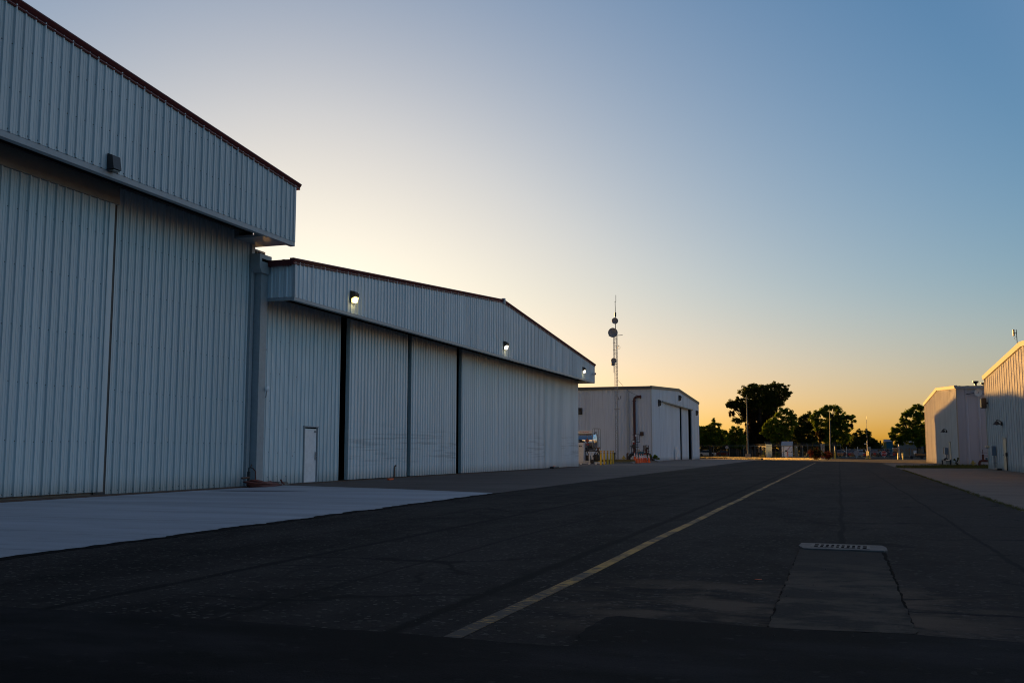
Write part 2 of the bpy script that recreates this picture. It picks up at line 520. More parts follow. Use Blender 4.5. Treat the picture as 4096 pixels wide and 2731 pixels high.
def asphalt_patch():
    t = NT('new asphalt patch'); p = t.pos()
    big = t.noise(t.mapv(p, (.5, 1.2, 1)), 1.0, 5, .6); fine = t.noise(p, 60, 3, .7)
    c = t.mix(t.ramp(big, .40, .72), (.005, .005, .005), (.022, .022, .0235))
    c = t.mix(t.math('MULTIPLY', t.ramp(fine, .4, .8), .5), c, (.008, .008, .009))
    sp = t.sep(t.voro(p, 26.0, 'F1', 'Color'))[0]
    c = t.mix(t.math('MULTIPLY', t.ramp(sp, .975, 1.0), .4), c, (.045, .045, .045))
    t.bump(fine, .5, .012)
    return t.out(c, .9, 0, .08)


def trench():
    t = NT('dusty trench patch'); p = t.pos(); x, y, z = t.sep(p)
    fine = t.noise(p, 45, 4, .75); dn = t.noise(t.mapv(p, (1.6, 2.2, 1)), 1.0, 6, .7)
    c = t.mix(t.ramp(fine, .35, .7), (.010, .009, .008), (.033, .028, .023))
    k = t.math('MULTIPLY', t.ramp(dn, .42, .60), t.ramp(y, 13.0, 9.0))
    c = t.mix(t.math('MULTIPLY', k, .7), c, (.10, .078, .056))
    t.bump(fine, .7, .015)
    return t.out(c, .9, 0, .2)


def concrete(name, c1, c2, stain, sx, sy, joint=None, amt=.5, rough=.62, spec=.5):
    t = NT(name); p = t.pos(); x, y, z = t.sep(p)
    a = t.noise(t.mapv(p, (sx, sy, 1)), 1.0, 6, .65)
    b = t.noise(t.mapv(p, (sx * 4, sy * 5, 1)), 1.0, 4, .6)
    fine = t.noise(p, 40, 3, .6)
    c = t.mix(t.ramp(a, .32, .68), c1, c2)
    c = t.mix(t.math('MULTIPLY', t.ramp(b, .55, .78), amt), c, stain)
    c = t.mix(t.math('MULTIPLY', t.ramp(fine, .45, .8), .25), c, stain)
    if joint:
        br = t.nt.nodes.new('ShaderNodeTexBrick'); br.offset = 0
        t.link(p, br.inputs['Vector']); br.inputs['Scale'].default_value = 1.0
        br.inputs['Brick Width'].default_value = joint[0]; br.inputs['Row Height'].default_value = joint[1]
        br.inputs['Mortar Size'].default_value = .018; br.inputs['Mortar Smooth'].default_value = .3
        c = t.mix(t.math('MULTIPLY', br.outputs['Fac'], .7), c, tuple(v * .3 for v in stain))
    t.bump(fine, .25, .006)
    return t.out(c, rough, 0, spec)


def dirt(name, c1, c2, sc=1.0):
    t = NT(name); p = t.pos()
    a = t.noise(p, .08 * sc, 5, .6); b = t.noise(p, 3.0 * sc, 4, .7)
    c = t.mix(t.ramp(a, .35, .65), c1, c2)
    c = t.mix(t.math('MULTIPLY', t.ramp(b, .4, .75), .5), c, tuple(v * .5 for v in c1))
    t.bump(b, .4, .05)
    return t.out(c, .95, 0, .1)


def line_paint():
    t = NT('worn yellow line'); p = t.pos()
    a = t.noise(t.mapv(p, (9, 30, 1)), 1.0, 4, .7); b = t.noise(p, 1.2, 3, .6)
    w = t.math('ADD', t.math('MULTIPLY', a, .7), t.math('MULTIPLY', b, .45))
    y = t.sep(p)[1]
    w = t.math('ADD', w, t.ramp(y, 9.5, 6.0, 0, .10))
    c = t.mix(t.ramp(w, .50, .64), (.50, .29, .055), (.034, .028, .022))
    return t.out(c, .75, 0, .3)


M['asphalt'] = asphalt(); M['patch'] = asphalt_patch(); M['trench'] = trench()
M['asphalt_far'] = paint('far asphalt', (.040, .037, .035), .9, var=.3, scale=.6)
M['conc_new'] = concrete('fresh concrete', (.245, .287, .325), (.36, .42, .475), (.11, .125, .14), .11, .75, (9.0, 5.0), .6)
M['conc_old'] = concrete('old brown concrete', (.068, .060, .054), (.10, .088, .079), (.04, .033, .028), .16, .3, (6.0, 6.0), .5, .8, .25)
M['conc_far'] = concrete('weathered apron', (.125, .105, .09), (.17, .145, .12), (.07, .058, .048), .16, .5, (6.0, 6.0), .6, .8, .25)
M['conc_right'] = concrete('worn right apron', (.11, .085, .066), (.165, .128, .096), (.07, .052, .04), .2, .8, (6.5, 6.5), .55, .8, .25)
M['collar'] = concrete('drain collar concrete', (.17, .155, .138), (.225, .205, .185), (.07, .06, .05), 2.0, 2.0, None, .4, .85, .15)
M['iron'] = paint('worn iron grate', (.20, .175, .15), .7, var=.3, scale=20, metal=.2)
M['ground'] = dirt('park ground', (.050, .055, .020), (.085, .075, .034))
M['dry'] = dirt('dry yellow grass', (.66, .50, .21), (.54, .41, .16), 3)
M['line'] = line_paint()
M['rail_rust'] = paint('rusty door track', (.11, .070, .048), .8, var=.45, scale=6)


# ------------------------------------------------------------------ corrugated sheets
def rib_profile(a0, a1, pitch=.305, depth=.042, minor=.009, field=1.0):
    pts = []
    n = int(math.ceil((a1 - a0) / pitch))
    for i in range(n):
        b = a0 + i * pitch
        lap = 1.3 if i % 3 == 0 else field
        for da, dd in ((0, 0), (.055, 0), (.065, minor), (.085, minor), (.095, 0), (.135, 0), (.145, minor), (.165, minor), (.175, 0),
                       (.215, 0), (.226, depth * lap), (.262, depth * lap), (.285, 0)):
            a = b + da * pitch / .305
            if a < a1: pts.append((a, dd))
    pts.append((a1, 0))
    return pts


def box_profile(a0, a1, pitch=.305, depth=.045):
    pts = []; n = int(math.ceil((a1 - a0) / pitch))
    for i in range(n):
        b = a0 + i * pitch
        for da, dd in ((0, 0), (.10, 0), (.13, depth), (.27, depth), (.30, 0)):
            if b + da < a1: pts.append((b + da, dd))
    pts.append((a1, 0))
    return pts


def wave_profile(a0, a1, pitch=.2, depth=.035, k=6):
    pts = []; n = int((a1 - a0) / pitch * k)
    for i in range(n + 1):
        a = a0 + (a1 - a0) * i / n
        pts.append((a, depth * (.5 + .5 * math.sin(2 * math.pi * (a - a0) / pitch))))
    return pts


def sheet_x(mb, X, prof, zb, zt, out=1, mat=0):
    """corrugated wall in a plane X=const, ribs vertical, out = sign of the outward normal"""
    zb = zb if callable(zb) else (lambda a, v=zb: v); zt = zt if callable(zt) else (lambda a, v=zt: v)
    vs = []; fs = []
    for a, d in prof:
        vs += [(X + out * d, a, zb(a)), (X + out * d, a, zt(a))]
    for i in range(len(prof) - 1):
        f = (2 * i, 2 * i + 2, 2 * i + 3, 2 * i + 1)
        fs.append(f if out > 0 else f[::-1])
    return mb.add(vs, fs, mat)


def sheet_y(mb, Y, prof, zb, zt, out=-1, mat=0):
    zb = zb if callable(zb) else (lambda a, v=zb: v); zt = zt if callable(zt) else (lambda a, v=zt: v)
    vs = []; fs = []
    for a, d in prof:
        vs += [(a, Y + out * d, zb(a)), (a, Y + out * d, zt(a))]
    for i in range(len(prof) - 1):
        f = (2 * i, 2 * i + 2, 2 * i + 3, 2 * i + 1)
        fs.append(f if out < 0 else f[::-1])
    return mb.add(vs, fs, mat)


def screws_x(mb, X, a0, a1, rows, pitch=.305, out=1, mat=1, every=1, size=.009):
    n = int((a1 - a0) / pitch)
    for i in range(0, n, every):
        a = a0 + i * pitch + .205
        for j, zf in enumerate(rows):
            z = zf(a) if callable(zf) else zf
            if z is None: continue
            z += random.uniform(-.02, .02)
            mb.box(X, X + out * .012, a - size, a + size, z - size, z + size, mat)


def gable_roof(mb, x0, x1, path, pitch=.61, thick=.05, mat=0):
    """standing-rib roof; ribs run along Y, path = [(y, z), ...] over the ridge"""
    pts = []; n = int((x1 - x0) / pitch)
    for i in range(n):
        b = x0 + i * pitch
        pts += [(b, 0), (b + .47 * pitch, 0), (b + .52 * pitch, .045), (b + .62 * pitch, .045), (b + .67 * pitch, 0)]
    pts.append((x1, 0))
    for off, flip in ((0, False), (-thick, True)):
        vs = []; fs = []; m = len(path)
        for x, d in pts:
            for y, z in path: vs.append((x, y, z + (d if not flip else 0) + off))
        for i in range(len(pts) - 1):
            for j in range(m - 1):
                f = (i * m + j, (i + 1) * m + j, (i + 1) * m + j + 1, i * m + j + 1)
                fs.append(f if not flip else f[::-1])
        mb.add(vs, fs, mat)
    # closing strips along the eaves and gables
    for y, z in (path[0], path[-1]):
        mb.add([(x0, y, z - thick), (x1, y, z - thick), (x1, y, z + .02), (x0, y, z + .02)], [(0, 1, 2, 3)], mat)
    return mb


def sweep(mb, prof, path, mat=0):
    """prof = [(dx, dz)...] closed section; path = [(x, y, z)...]"""
    n = len(prof); vs = []; fs = []
    for x, y, z in path:
        for dx, dz in prof: vs.append((x + dx, y, z + dz))
    for i in range(len(path) - 1):
        for k in range(n):
            k2 = (k + 1) % n
            fs.append((i * n + k, i * n + k2, (i + 1) * n + k2, (i + 1) * n + k))
    fs.append(tuple(range(n))); fs.append(tuple(len(vs) - 1 - k for k in range(n)))
    return mb.add(vs, fs, mat)


RAKE = [(-.10, -.14), (.045, -.14), (.058, -.115), (.058, -.09), (.035, -.075), (.07, -.04), (.115, .03), (.115, .06), (.05, .078), (-.10, .078)]

# ------------------------------------------------------------------ ground
mb = MB(); mb.box(-1500, 1500, -300, 3000, -.6, 0.0)
kind(mb.build('ground', M['ground']), 'structure')


def flat(name, poly, z, m, extra=None, th=None):
    mb = MB(); mb.prism(poly, z - (th or .003), z)
    o = mb.build(name, m); return kind(o, 'structure')


random.seed(3)
left_edge = [(-8.86 + random.uniform(-.03, .03) - .0312 * 0, y) for y in np.arange(-40, 27.6, .35)]
road_left = [(-8.86 + .035 * math.sin(y * 1.7) + .03 * math.sin(y * 4.3 + 1) + random.uniform(-.05, .05) - (max(0, y - 4) * .026), y) for y in np.arange(-40, 27.5, .13)]
road_left2 = [(-9.45 - .011 * (y - 27.5) + random.uniform(-.03, .03), y) for y in np.arange(27.6, 141, .8)]
road_right = [(3.45 + .0085 * (min(y, 70) - 20) + random.uniform(-.04, .04), y) for y in np.arange(-40, 100, .5)]
road_far = [(4.1, 108), (9.0, 112), (30, 125), (60, 128), (60, 200), (11, 200), (1, 200), (-.5, 175), (-3, 150), (-9.8, 141.5)]
flat('road', road_left + road_left2 + road_far[::-1] + road_right[::-1], .008, M['asphalt'])
# dark tarred strip along the concrete
strip = [(x - .012, y) for x, y in road_left]
flat('road_edge_strip', strip + [(x + .17 + random.uniform(-.03, .03) + .002 * y, y) for x, y in road_left[::-1]], .012, M['dark_tar'] if 'dark_tar' in M else paint('fresh tar edge', (.008, .008, .008), .9, spec=.05))
flat('apron_new', [(-19.6, -40)] + [(x + .03, y) for x, y in road_left] + [(-9.44, 27.59), (-14.3, 29.95), (-18.8, 31.5), (-19.6, 31.5)], .006, M['conc_new'])
flat('apron_old', [(-19.6, 31.5), (-18.8, 31.5), (-14.3, 29.95), (-9.40, 27.59)] + [(x + .04, y) for x, y in road_left2 if y < 84] + [(-10.0, 84), (-60, 84), (-60, 76.5), (-19.6, 76.5)], .0055, M['conc_old'])
flat('apron_far', [(-60, 84), (-10.0, 84)] + [(x + .04, y) for x, y in road_left2 if y >= 84] + [(-10.2, 142), (-16.0, 160), (-21.6, 166), (-60, 166)], .0055, M['conc_far'])
flat('apron_right', [(x - .04, y) for x, y in road_right if y <= 72] + [(3.75, 72.5), (3.9, 77), (16, 77), (60, 77), (60, -40)], .0055, M['conc_right'])
flat('driveway_right', [(4.06, 82.2), (4.1, 108.2), (9, 112.2), (30, 125), (30, 88.5), (9.2, 88.6), (6.0, 84)], .0058, M['conc_right'])
patch = [(-8.7, 6.55), (-7.4, 6.42), (-6.15, 6.26), (-5.0, 6.25), (-3.57, 6.20), (-2.4, 6.12), (-1.72, 6.04), (-1.60, 6.10), (-1.66, 6.6), (-1.63, 7.2), (-1.55, 7.27), (-1.0, 7.18),
         (-.09, 7.10), (.42, 7.13), (1.6, 7.0), (3.3, 6.9), (3.2, -30), (-8.7, -30)]
pp = []
for i in range(len(patch)):
    a = np.array(patch[i]); b = np.array(patch[(i + 1) % len(patch)])
    k = max(1, int(np.linalg.norm(b - a) / .12)) if max(a[1], b[1]) < 8 and min(a[1], b[1]) > 5 else 1
    for j in range(k):
        q = a + (b - a) * j / k
        if k > 1: q = q + rng.normal(0, .010, 2)
        pp.append(tuple(q))
flat('road_patch', pp, .020, M['patch'])
tr = [(-.50 + random.uniform(-.015, .015), y) for y in np.arange(7.12, 12.9, .12)] + [(.445 + random.uniform(-.015, .015), y) for y in np.arange(12.95, 7.1, -.12)]
random.seed(5)
jt = [(-.508 + .01 * (y - 7) / 5 + random.uniform(-.012, .008), y) for y in np.arange(7.2, 12.9, .07)] + [(.440 + .04 * (y - 7) / 5.6 + random.uniform(-.008, .012), y) for y in np.arange(12.9, 7.2, -.07)]
flat('trench_joint', jt, .012, paint('tar joint', (.013, .011, .009), .95, spec=.02))
flat('trench_patch', tr, .016, M['trench'])
ln = [(-2.46 + .012 * math.sin(y * .8), y) for y in np.arange(6.14, 113, 1.0)]
flat('road_line', ln + [(x + .125 + .004 * math.sin(y), y) for x, y in ln[::-1]], .012, M['line'])
flat('road_marking', [(-.42, 69.85), (.58, 69.2), (.58, 69.32), (-.42, 69.97)], .012, paint('faded white line', (.22, .21, .19), .8, var=.5, scale=8))
# dry verge beyond the far hangar
dry = [(-60, 164.6), (-21.6, 164.6), (-16.6, 159.4), (-10.1, 144.5), (-2.5, 141.8), (-1.6, 148), (-2.4, 160), (-3.5, 178), (-11.5, 190), (-60, 205)]
flat('dry_verge', dry, .03, M['dry'], th=.03)
flat('weed_strip', [(3.95, 77.4), (4.05, 82.0), (6.0, 83.8), (9.2, 88.4), (30, 88.4), (30, 77.2)], .011, dirt('weedy soil', (.06, .055, .025), (.09, .08, .035), 4))

flat('oil_stain', [(-16.8 + 1.6 * math.cos(a) * (1 + .15 * math.sin(3 * a)), 26.6 + .28 * math.sin(a) + .1 * math.cos(a)) for a in np.linspace(0, 6.2, 40)], .010, paint('dark stain', (.10, .115, .13), .8, var=.4, scale=3))
# small stones and scraps on the road are one scatter
mb = MB()
for i in range(420):
    y = 6.5 + rng.random() ** 2 * 40; x = rng.uniform(-8, 3.4)
    s = rng.uniform(.004, .010)
    a = rng.uniform(0, 3.14)
    mb.add([(x + s * math.cos(a), y + s * math.sin(a), .021), (x + s * math.cos(a + 2), y + s * math.sin(a + 2), .021), (x + s * math.cos(a + 4.2), y + s * math.sin(a + 4.2), .021), (x, y, .021 + s)],
           [(0, 1, 3), (1, 2, 3), (2, 0, 3)])
kind(mb.build('gravel', paint('pale gravel', (.07, .068, .06), .9, var=.5)), 'stuff')

# ------------------------------------------------------------------ big near hangar
XW = -19.35; XF = -18.0
HE = 30.55
big = thing('hangar', 'largest blue grey corrugated hangar in the left foreground with a deep overhanging gable', 'hangar', (XW, 0, 0))
SL = .083
bz = lambda y: 10.58 + SL * (HE - abs(y) if True else 0)
mb = MB(); sheet_x(mb, XF, rib_profile(-31.0, HE - .06), 8.52, bz, 1)
rows = [8.60] + [(lambda a, k=k: (8.52 + k * 1.05 if 8.52 + k * 1.05 < bz(a) - .25 else None)) for k in range(1, 5)]
screws_x(mb, XF, -31 + .305 * 120, HE - .1, rows)
mb.build('canopy_wall', [M['siding_big'], M['screw_gap']], big)
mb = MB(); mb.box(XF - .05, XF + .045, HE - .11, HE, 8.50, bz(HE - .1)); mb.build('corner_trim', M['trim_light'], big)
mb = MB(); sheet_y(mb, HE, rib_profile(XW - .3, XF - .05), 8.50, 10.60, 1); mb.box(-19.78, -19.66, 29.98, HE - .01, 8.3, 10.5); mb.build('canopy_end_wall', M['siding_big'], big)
mb = MB(); sweep(mb, RAKE, [(XF, HE + .24, bz(HE + .24) + .02), (XF, 0, bz(0) + .02), (XF, -31.2, bz(31.2) + .02)]); mb.build('rake_trim', M['trim_red'], big, smooth=False)
mb = MB()
mb.box(XF - .16, XF + .02, -31, HE + .02, 8.36, 8.505)            # bottom flashing of the overhang
mb.box(XF - .24, XF - .16, -31, HE - .02, 8.40, 8.62)
mb.build('bottom_flashing', M['trim_grey'], big)
mb = MB()
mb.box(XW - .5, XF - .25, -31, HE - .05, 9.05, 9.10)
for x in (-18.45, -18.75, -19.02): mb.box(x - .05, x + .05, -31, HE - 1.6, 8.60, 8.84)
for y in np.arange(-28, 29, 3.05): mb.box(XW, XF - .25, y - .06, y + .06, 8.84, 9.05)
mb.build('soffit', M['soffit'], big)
mb = MB(); mb.prism([(XW - .3, HE - 1.55), (XF - .02, HE - 1.55), (XF - .02, HE - .02), (XW - .3, HE - .02)], 8.42, 8.50); mb.build('soffit_end', M['trim_grey'], big)
# door leaves: the near leaf stands proud of the far one and hangs below a plain header band
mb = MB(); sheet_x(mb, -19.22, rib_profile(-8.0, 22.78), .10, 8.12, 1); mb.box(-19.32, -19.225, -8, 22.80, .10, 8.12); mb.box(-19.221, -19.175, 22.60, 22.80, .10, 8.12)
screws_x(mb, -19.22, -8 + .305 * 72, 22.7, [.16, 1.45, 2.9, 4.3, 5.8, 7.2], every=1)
mb.build('door_leaf', [M['siding_big'], M['screw_gap']], big)
mb = MB(); mb.box(-19.32, -19.13, -30, 22.92, 8.12, 8.74); mb.build('header_band', M['band'], big)
mb = MB(); sheet_x(mb, -19.40, rib_profile(23.16, 29.95), .02, 8.70, 1); mb.box(-19.45, -19.41, 22.7, 23.16, .02, 8.7, 1)  # dark strip paints the shade in the recess between the leaves
screws_x(mb, -19.40, 23.16, 29.9, [.12, 1.45, 2.9, 4.3, 5.8, 7.2])
mb.build('door_leaf', [M['siding_big'], M['screw_gap']], big)
mb = MB(); mb.box(-19.42, -19.30, 29.95, 30.14, .0, 8.70); mb.build('door_jamb', M['trim_grey'], big)
mb = MB()
mb.box(-60, -19.46, 30.02, 30.10, 0, 10.5); mb.box(-60, -19.46, -31, -30.9, 0, 10.5); mb.box(-60.1, -60, -31, 30.1, 0, 10.5)
mb.box(-19.52, -19.46, -31, 30.1, 0, 9.2)
mb.box(-60, -60.1, -31, 30.1, 10.5, 10.6)
mb.prism([(-30.9, 10.4), (0, 12.9), (30.1, 10.4)], -60.1, -60.0, 'x')
mb.build('wall', M['siding_side'], big)
mb = MB(); gable_roof(mb, -60.2, XF + .04, [(HE + .22, bz(HE + .22)), (0, bz(0)), (-31.2, bz(31.2))]); mb.build('roof', M['roof'], big)
# stub of framed wall that rises beside the collector box
mb = MB()
mb.box(-19.50, -19.40, 30.14, 30.95, 8.25, 8.31); mb.box(-19.50, -19.40, 30.14, 30.95, 7.9, 7.96)
for y in (30.14, 30.42, 30.70, 30.92): mb.box(-19.49, -19.41, y, y + .04, 7.96, 8.25)
mb.box(-19.58, -19.51, 30.12, 30.97, 7.6, 8.30, 1)
mb.build('parapet_frame', [M['band'], M['wood']], big)
mb = MB()
mb.box(-19.20, -19.02, -31, 30.9, .0, .030); mb.box(-18.96, -18.90, -31, 30.9, .0, .022); mb.box(-18.80, -18.72, -31, 30.9, 0, .018)
mb.box(-19.40, -19.26, -31, 30.9, .0, .014, 1)  # black strip paints the shade under the raised door leaf
mb.build('door_track', [M['rail_rust'], M['dark']], big)

# ------------------------------------------------------------------ second hangar
E0, E1, RG = 30.62, 76.15, 53.6
mid = thing('hangar', 'pale grey corrugated hangar with maroon roof edge, lit wall lamps and tall sliding doors', 'hangar', (XW, 53, 0))
mz = lambda y: 9.72 - .0815 * abs(y - RG)
mb = MB(); sheet_x(mb, XF, rib_profile(E0 + .06, E1 - .05), 6.58, mz, 1)
screws_x(mb, XF, E0 + .1, E1, [6.66, lambda a: 7.45 if mz(a) > 7.7 else None, lambda a: 8.5 if mz(a) > 8.75 else None])
mb.build('canopy_wall', [M['siding_mid'], M['screw_gap']], mid)
mb = MB(); sheet_y(mb, E0, rib_profile(XW - .1, XF - .03), 6.58, 7.86, -1); mb.build('canopy_end_wall', M['siding_mid'], mid)
mb = MB(); sheet_y(mb, E1 - .02, rib_profile(XW - .3, XF - .03), 6.58, 7.86, 1); mb.build('canopy_end_wall', M['siding_mid'], mid)
mb = MB(); mb.box(XF - .06, XF + .045, E0 - .02, E0 + .07, 6.56, 7.88); mb.build('corner_trim', M['trim_light'], mid)
mb = MB(); mb.box(XF - .06, XF + .045, E1 - .06, E1 + .02, 6.56, 7.9); mb.build('corner_trim', M['trim_light'], mid)
mb = MB(); sweep(mb, RAKE, [(XF, E0 - .16, mz(E0 - .16) + .03), (XF, RG, mz(RG) + .03), (XF, E1 + .18, mz(E1 + .18) + .03)]); mb.build('rake_trim', M['trim_red'], mid)
mb = MB(); mb.box(XF - .02, XF + .16, RG - .09, RG + .09, 9.55, 9.87); mb.build('ridge_cap', M['trim_light'], mid)
mb = MB(); mb.box(XW - 2, XF - .11, E0 - .18, E0 - .03, mz(E0) - .17, mz(E0) + .04); mb.build('eave_trim', M['trim_red'], mid)
mb = MB(); mb.box(XF - .14, XF + .03, E0 - .02, E1 + .02, 6.46, 6.575); mb.box(XW - .05, XF - .141, E0 - .03, E0 + .1, 6.47, 6.572); mb.box(XW - .05, XF - .141, E1 - .1, E1 + .03, 6.47, 6.572)
mb.build('bottom_flashing', M['trim_grey'], mid)
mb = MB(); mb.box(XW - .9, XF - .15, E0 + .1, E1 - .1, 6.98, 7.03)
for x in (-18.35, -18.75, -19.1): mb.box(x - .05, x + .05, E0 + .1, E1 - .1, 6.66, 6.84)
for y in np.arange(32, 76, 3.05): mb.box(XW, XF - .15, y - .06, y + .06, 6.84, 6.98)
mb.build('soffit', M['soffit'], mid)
# fixed panel with the walk door (opening 34.0 - 35.0)
mb = MB()
pr = rib_profile(30.72, 36.84)
sheet_x(mb, -19.42, [p for p in pr if p[0] <= 33.97] + [(33.97, 0)], .02, 6.95, 1)
sheet_x(mb, -19.42, [(33.97, 0)] + [p for p in pr if 33.97 < p[0] < 35.03] + [(35.03, 0)], 2.12, 6.95, 1)
sheet_x(mb, -19.42, [(35.03, 0)] + [p for p in pr if p[0] > 35.03], .02, 6.95, 1)
screws_x(mb, -19.42, 30.72, 33.9, [.3, 1.15, 2.0, 3.0, 4.0, 5.2], every=2); screws_x(mb, -19.42, 35.1, 36.8, [.5, 1.3, 2.1, 3.1, 4.1, 5.3], every=2)
mb.box(-19.420, -19.405, 33.14, 33.19, 1.0, 1.05, 2)
mb.box(-19.5, -19.43, 36.80, 36.845, .02, 6.95)
mb.build('wall', [M['siding_mid'], M['screw_gap'], M['dark']], mid)
wd = MB(); wd.bevbox(-19.46, -19.41, 34.03, 34.97, .03, 2.07, .006); wd = wd.build('door', M['white_paint'], mid)
mb = MB(); mb.box(-19.43, -19.365, 33.97, 34.02, .02, 2.12); mb.box(-19.43, -19.365, 34.98, 35.03, .02, 2.12); mb.box(-19.43, -19.345, 33.94, 35.06, 2.122, 2.165); mb.box(-19.44, -19.36, 33.98, 35.02, .0, .028)
mb.build('frame', M['trim_grey'], wd)
mb = MB(); mb.bevbox(-19.41, -19.385, 34.86, 34.93, .86, 1.18, .008); mb.tube([(-19.385, 34.89, 1.0), (-19.34, 34.89, 1.0), (-19.335, 34.80, 1.0)], .013, 8); mb.lathe([(.028, 0), (.028, .02)], (-19.385, 34.89, 1.09), 10, 0, 'x')
mb.build('handle', M['grey_metal'], wd)
mb = MB(); mb.bevbox(-19.41, -19.37, 34.80, 34.92, 1.93, 2.0, .01); mb.build('door_closer', M['grey_metal'], wd)
# sliding leaves, each standing forward of a dark gap
for k, (y0, y1, xf) in enumerate(((37.22, 43.05, -19.18), (43.55, 49.45, -19.18), (50.15, 56.0, -19.15), (56.08, 61.95, -19.15), (62.05, 66.45, -19.27), (66.53, 70.85, -19.27), (70.93, 76.1, -19.30))):
    mb = MB()
    sheet_x(mb, xf, box_profile(y0 + .03, y1), .05, 6.95, 1)
    mb.box(xf - .17, xf - .003, y0, y0 + .03, .05, 6.95, 1)       # near edge post
    mb.box(xf - .17, xf - .15, y0 + .03, y1, .05, 6.95, 1)
    mb.box(xf - .10, xf - .002, y1 + .002, y1 + .05, .05, 6.95, 2)  # dark strip paints the shade in the seam past this leaf
    screws_x(mb, xf + .02, y0, y1, [.35, 1.2, 2.4, 3.6, 4.8, 5.9], every=2)
    lf = mb.build('door_leaf', [M['siding_door'] if k in (0, 1, 4, 6) else M['siding_mid'], M['edge_green'], M['screw_gap']], mid)
    if k == 0:
        lf['label'] = 'sliding door leaf with a dark grimy mark at its foot'
        mb = MB(); mb.prism([(41.60, .06), (41.76, .02), (41.75, .50), (41.86, .52), (41.84, .60), (41.66, .56), (41.62, .45)], xf + .046, xf + .056, 'x'); mb.build('pull_bracket', M['rust'], mid)
mb = MB(); mb.box(-20.3, -20.2, 30.3, 76.1, 0, 7.2); mb.build('shade_backing', M['dark'], mid)  # added black sheet stands in for the unlit interior behind the door gaps
mb = MB(); mb.box(-60, -20.4, 30.3, 30.36, 0, 7.8); mb.box(-60, -19.45, 76.08, 76.15, 0, 7.8); mb.box(-60.1, -60, 30.3, 76.15, 0, 7.8); mb.prism([(30.3, 7.7), (RG, 9.6), (76.1, 7.7)], -60.1, -60, 'x'); mb.box(-19.46, -19.40, 76.105, 76.20, 0, 7.2)
mb.build('side_wall', M['siding_mid'], mid)
mb = MB(); gable_roof(mb, -60.2, XF - .02, [(E0 - .14, mz(E0 - .14) + .03), (RG, mz(RG) + .03), (E1 + .16, mz(E1 + .16) + .03)]); mb.build('roof', M['trim_red'], mid)
mb = MB()
mb.box(-19.20, -19.02, 31.2, 76.2, .0, .030); mb.box(-18.96, -18.90, 31.2, 76.2, .0, .022); mb.box(-19.44, -19.22, 31.2, 76.2, .0, .014, 1)  # last strip is black, painting the shade under the leaves
mb.build('door_track', [M['rail_rust'], M['dark']], mid)

# downspout with collector box between the two hangars
ds = thing('downspout', 'tall grey square downspout with a slotted collector box between the two near hangars', 'downspout', (-19.2, 30.3, 0))
mb = MB(); mb.prism([(-19.32, 7.62), (-19.22, 7.38), (-19.04, 7.38), (-18.95, 7.60), (-18.95, 8.02), (-19.32, 8.14)][::1], 29.98, 30.78, 'y') if False else None
prof = [(29.92, 7.62), (30.06, 7.40), (30.54, 7.40), (30.68, 7.62), (30.68, 8.06), (29.92, 8.06)]
mb.prism(prof, -19.34, -18.96, 'x'); mb.box(-18.962, -18.955, 30.06, 30.52, 7.80, 7.90, 1)  # black plate on the face stands in for the slot's dark inside
mb.build('collector_box', [M['trim_grey'], M['dark']], ds)
mb = MB(); mb.box(-19.32, -19.04, 30.17, 30.60, .12, 7.41)
for z in (1.62, 4.72): mb.box(-19.325, -19.03, 30.16, 30.61, z, z + .05)
mb.build('pipe', M['trim_grey'], ds)

# security bell on a bracket
t = thing('wall_antenna', 'small round white antenna on a bent arm at the near corner of the second hangar', 'antenna', (-19.3, 30.7, 3.0))
mb = MB(); mb.tube([(-19.30, 30.55, 3.03), (-19.10, 30.62, 3.03), (-19.02, 30.64, 3.10), (-19.0, 30.65, 3.32)], .018, 6); mb.build('arm', M['grey_metal'], t)
mb = MB(); mb.lathe([(.03, -.05), (.095, -.02), (.10, .02), (.03, .05)], (-18.98, 30.66, 3.38), 12, 0, 'x'); mb.build('head', M['white_paint'], t)

# standpipe and hose
t = thing('standpipe', 'dark water standpipe with a side valve at the foot of the downspout', 'standpipe', (-19.0, 29.65, 0))
mb = MB(); mb.tube([(-19.0, 29.66, 0), (-19.0, 29.66, .30)], .045, 10); mb.tube([(-19.0, 29.66, .30), (-19.0, 29.66, .52)], .055, 10); mb.tube([(-19.0, 29.66, .52), (-19.0, 29.66, .64), (-18.97, 29.72, .66), (-18.94, 29.80, .64)], .022, 8); mb.build('pipe', M['black_metal'], t)
mb = MB(); mb.tube([(-18.96, 29.62, .32), (-18.96, 29.20, .31)], .035, 8); mb.build('side_valve', M['rust'], t); mb = MB(); mb.bar((-18.97, 29.72, .66), (-18.97, 29.78, .76), .03); mb.build('lever', M['rust'], t)
mb = MB()
for k in range(15):
    z = .028 + .018 * (k // 2) + rng.uniform(0, .01); w = 1.0 - .05 * (k // 2) + rng.uniform(-.1, .1); cy = 30.15 + rng.uniform(-.12, .12) - .2 * (k // 5); d = .17 + rng.uniform(-.04, .05)
    pts = [(-18.62 + d * math.sin(a) * (1 - .3 * math.cos(a)), cy + w * math.cos(a) * .95, z + (.10 * max(0, -math.cos(a)) * (k / 15)) + .012 * math.sin(3 * a + k)) for a in np.linspace(0, 2 * math.pi, 26)]
    mb.tube(pts, .024, 6)
mb.tube([(-18.94, 29.80, .64), (-18.90, 29.92, .52), (-18.88, 29.90, .30), (-18.75, 29.75, .16)], .020, 6)
mb.tube([(-18.45, 31.05, .07), (-18.42, 30.86, .12), (-18.45, 30.80, .23)], .03, 7)
o = mb.build('hose', M['hose'], loc=(-18.6, 30.1, 0), smooth=True); tag(o, 'coiled dark red rubber hose heaped on the concrete below the downspout', 'hose')
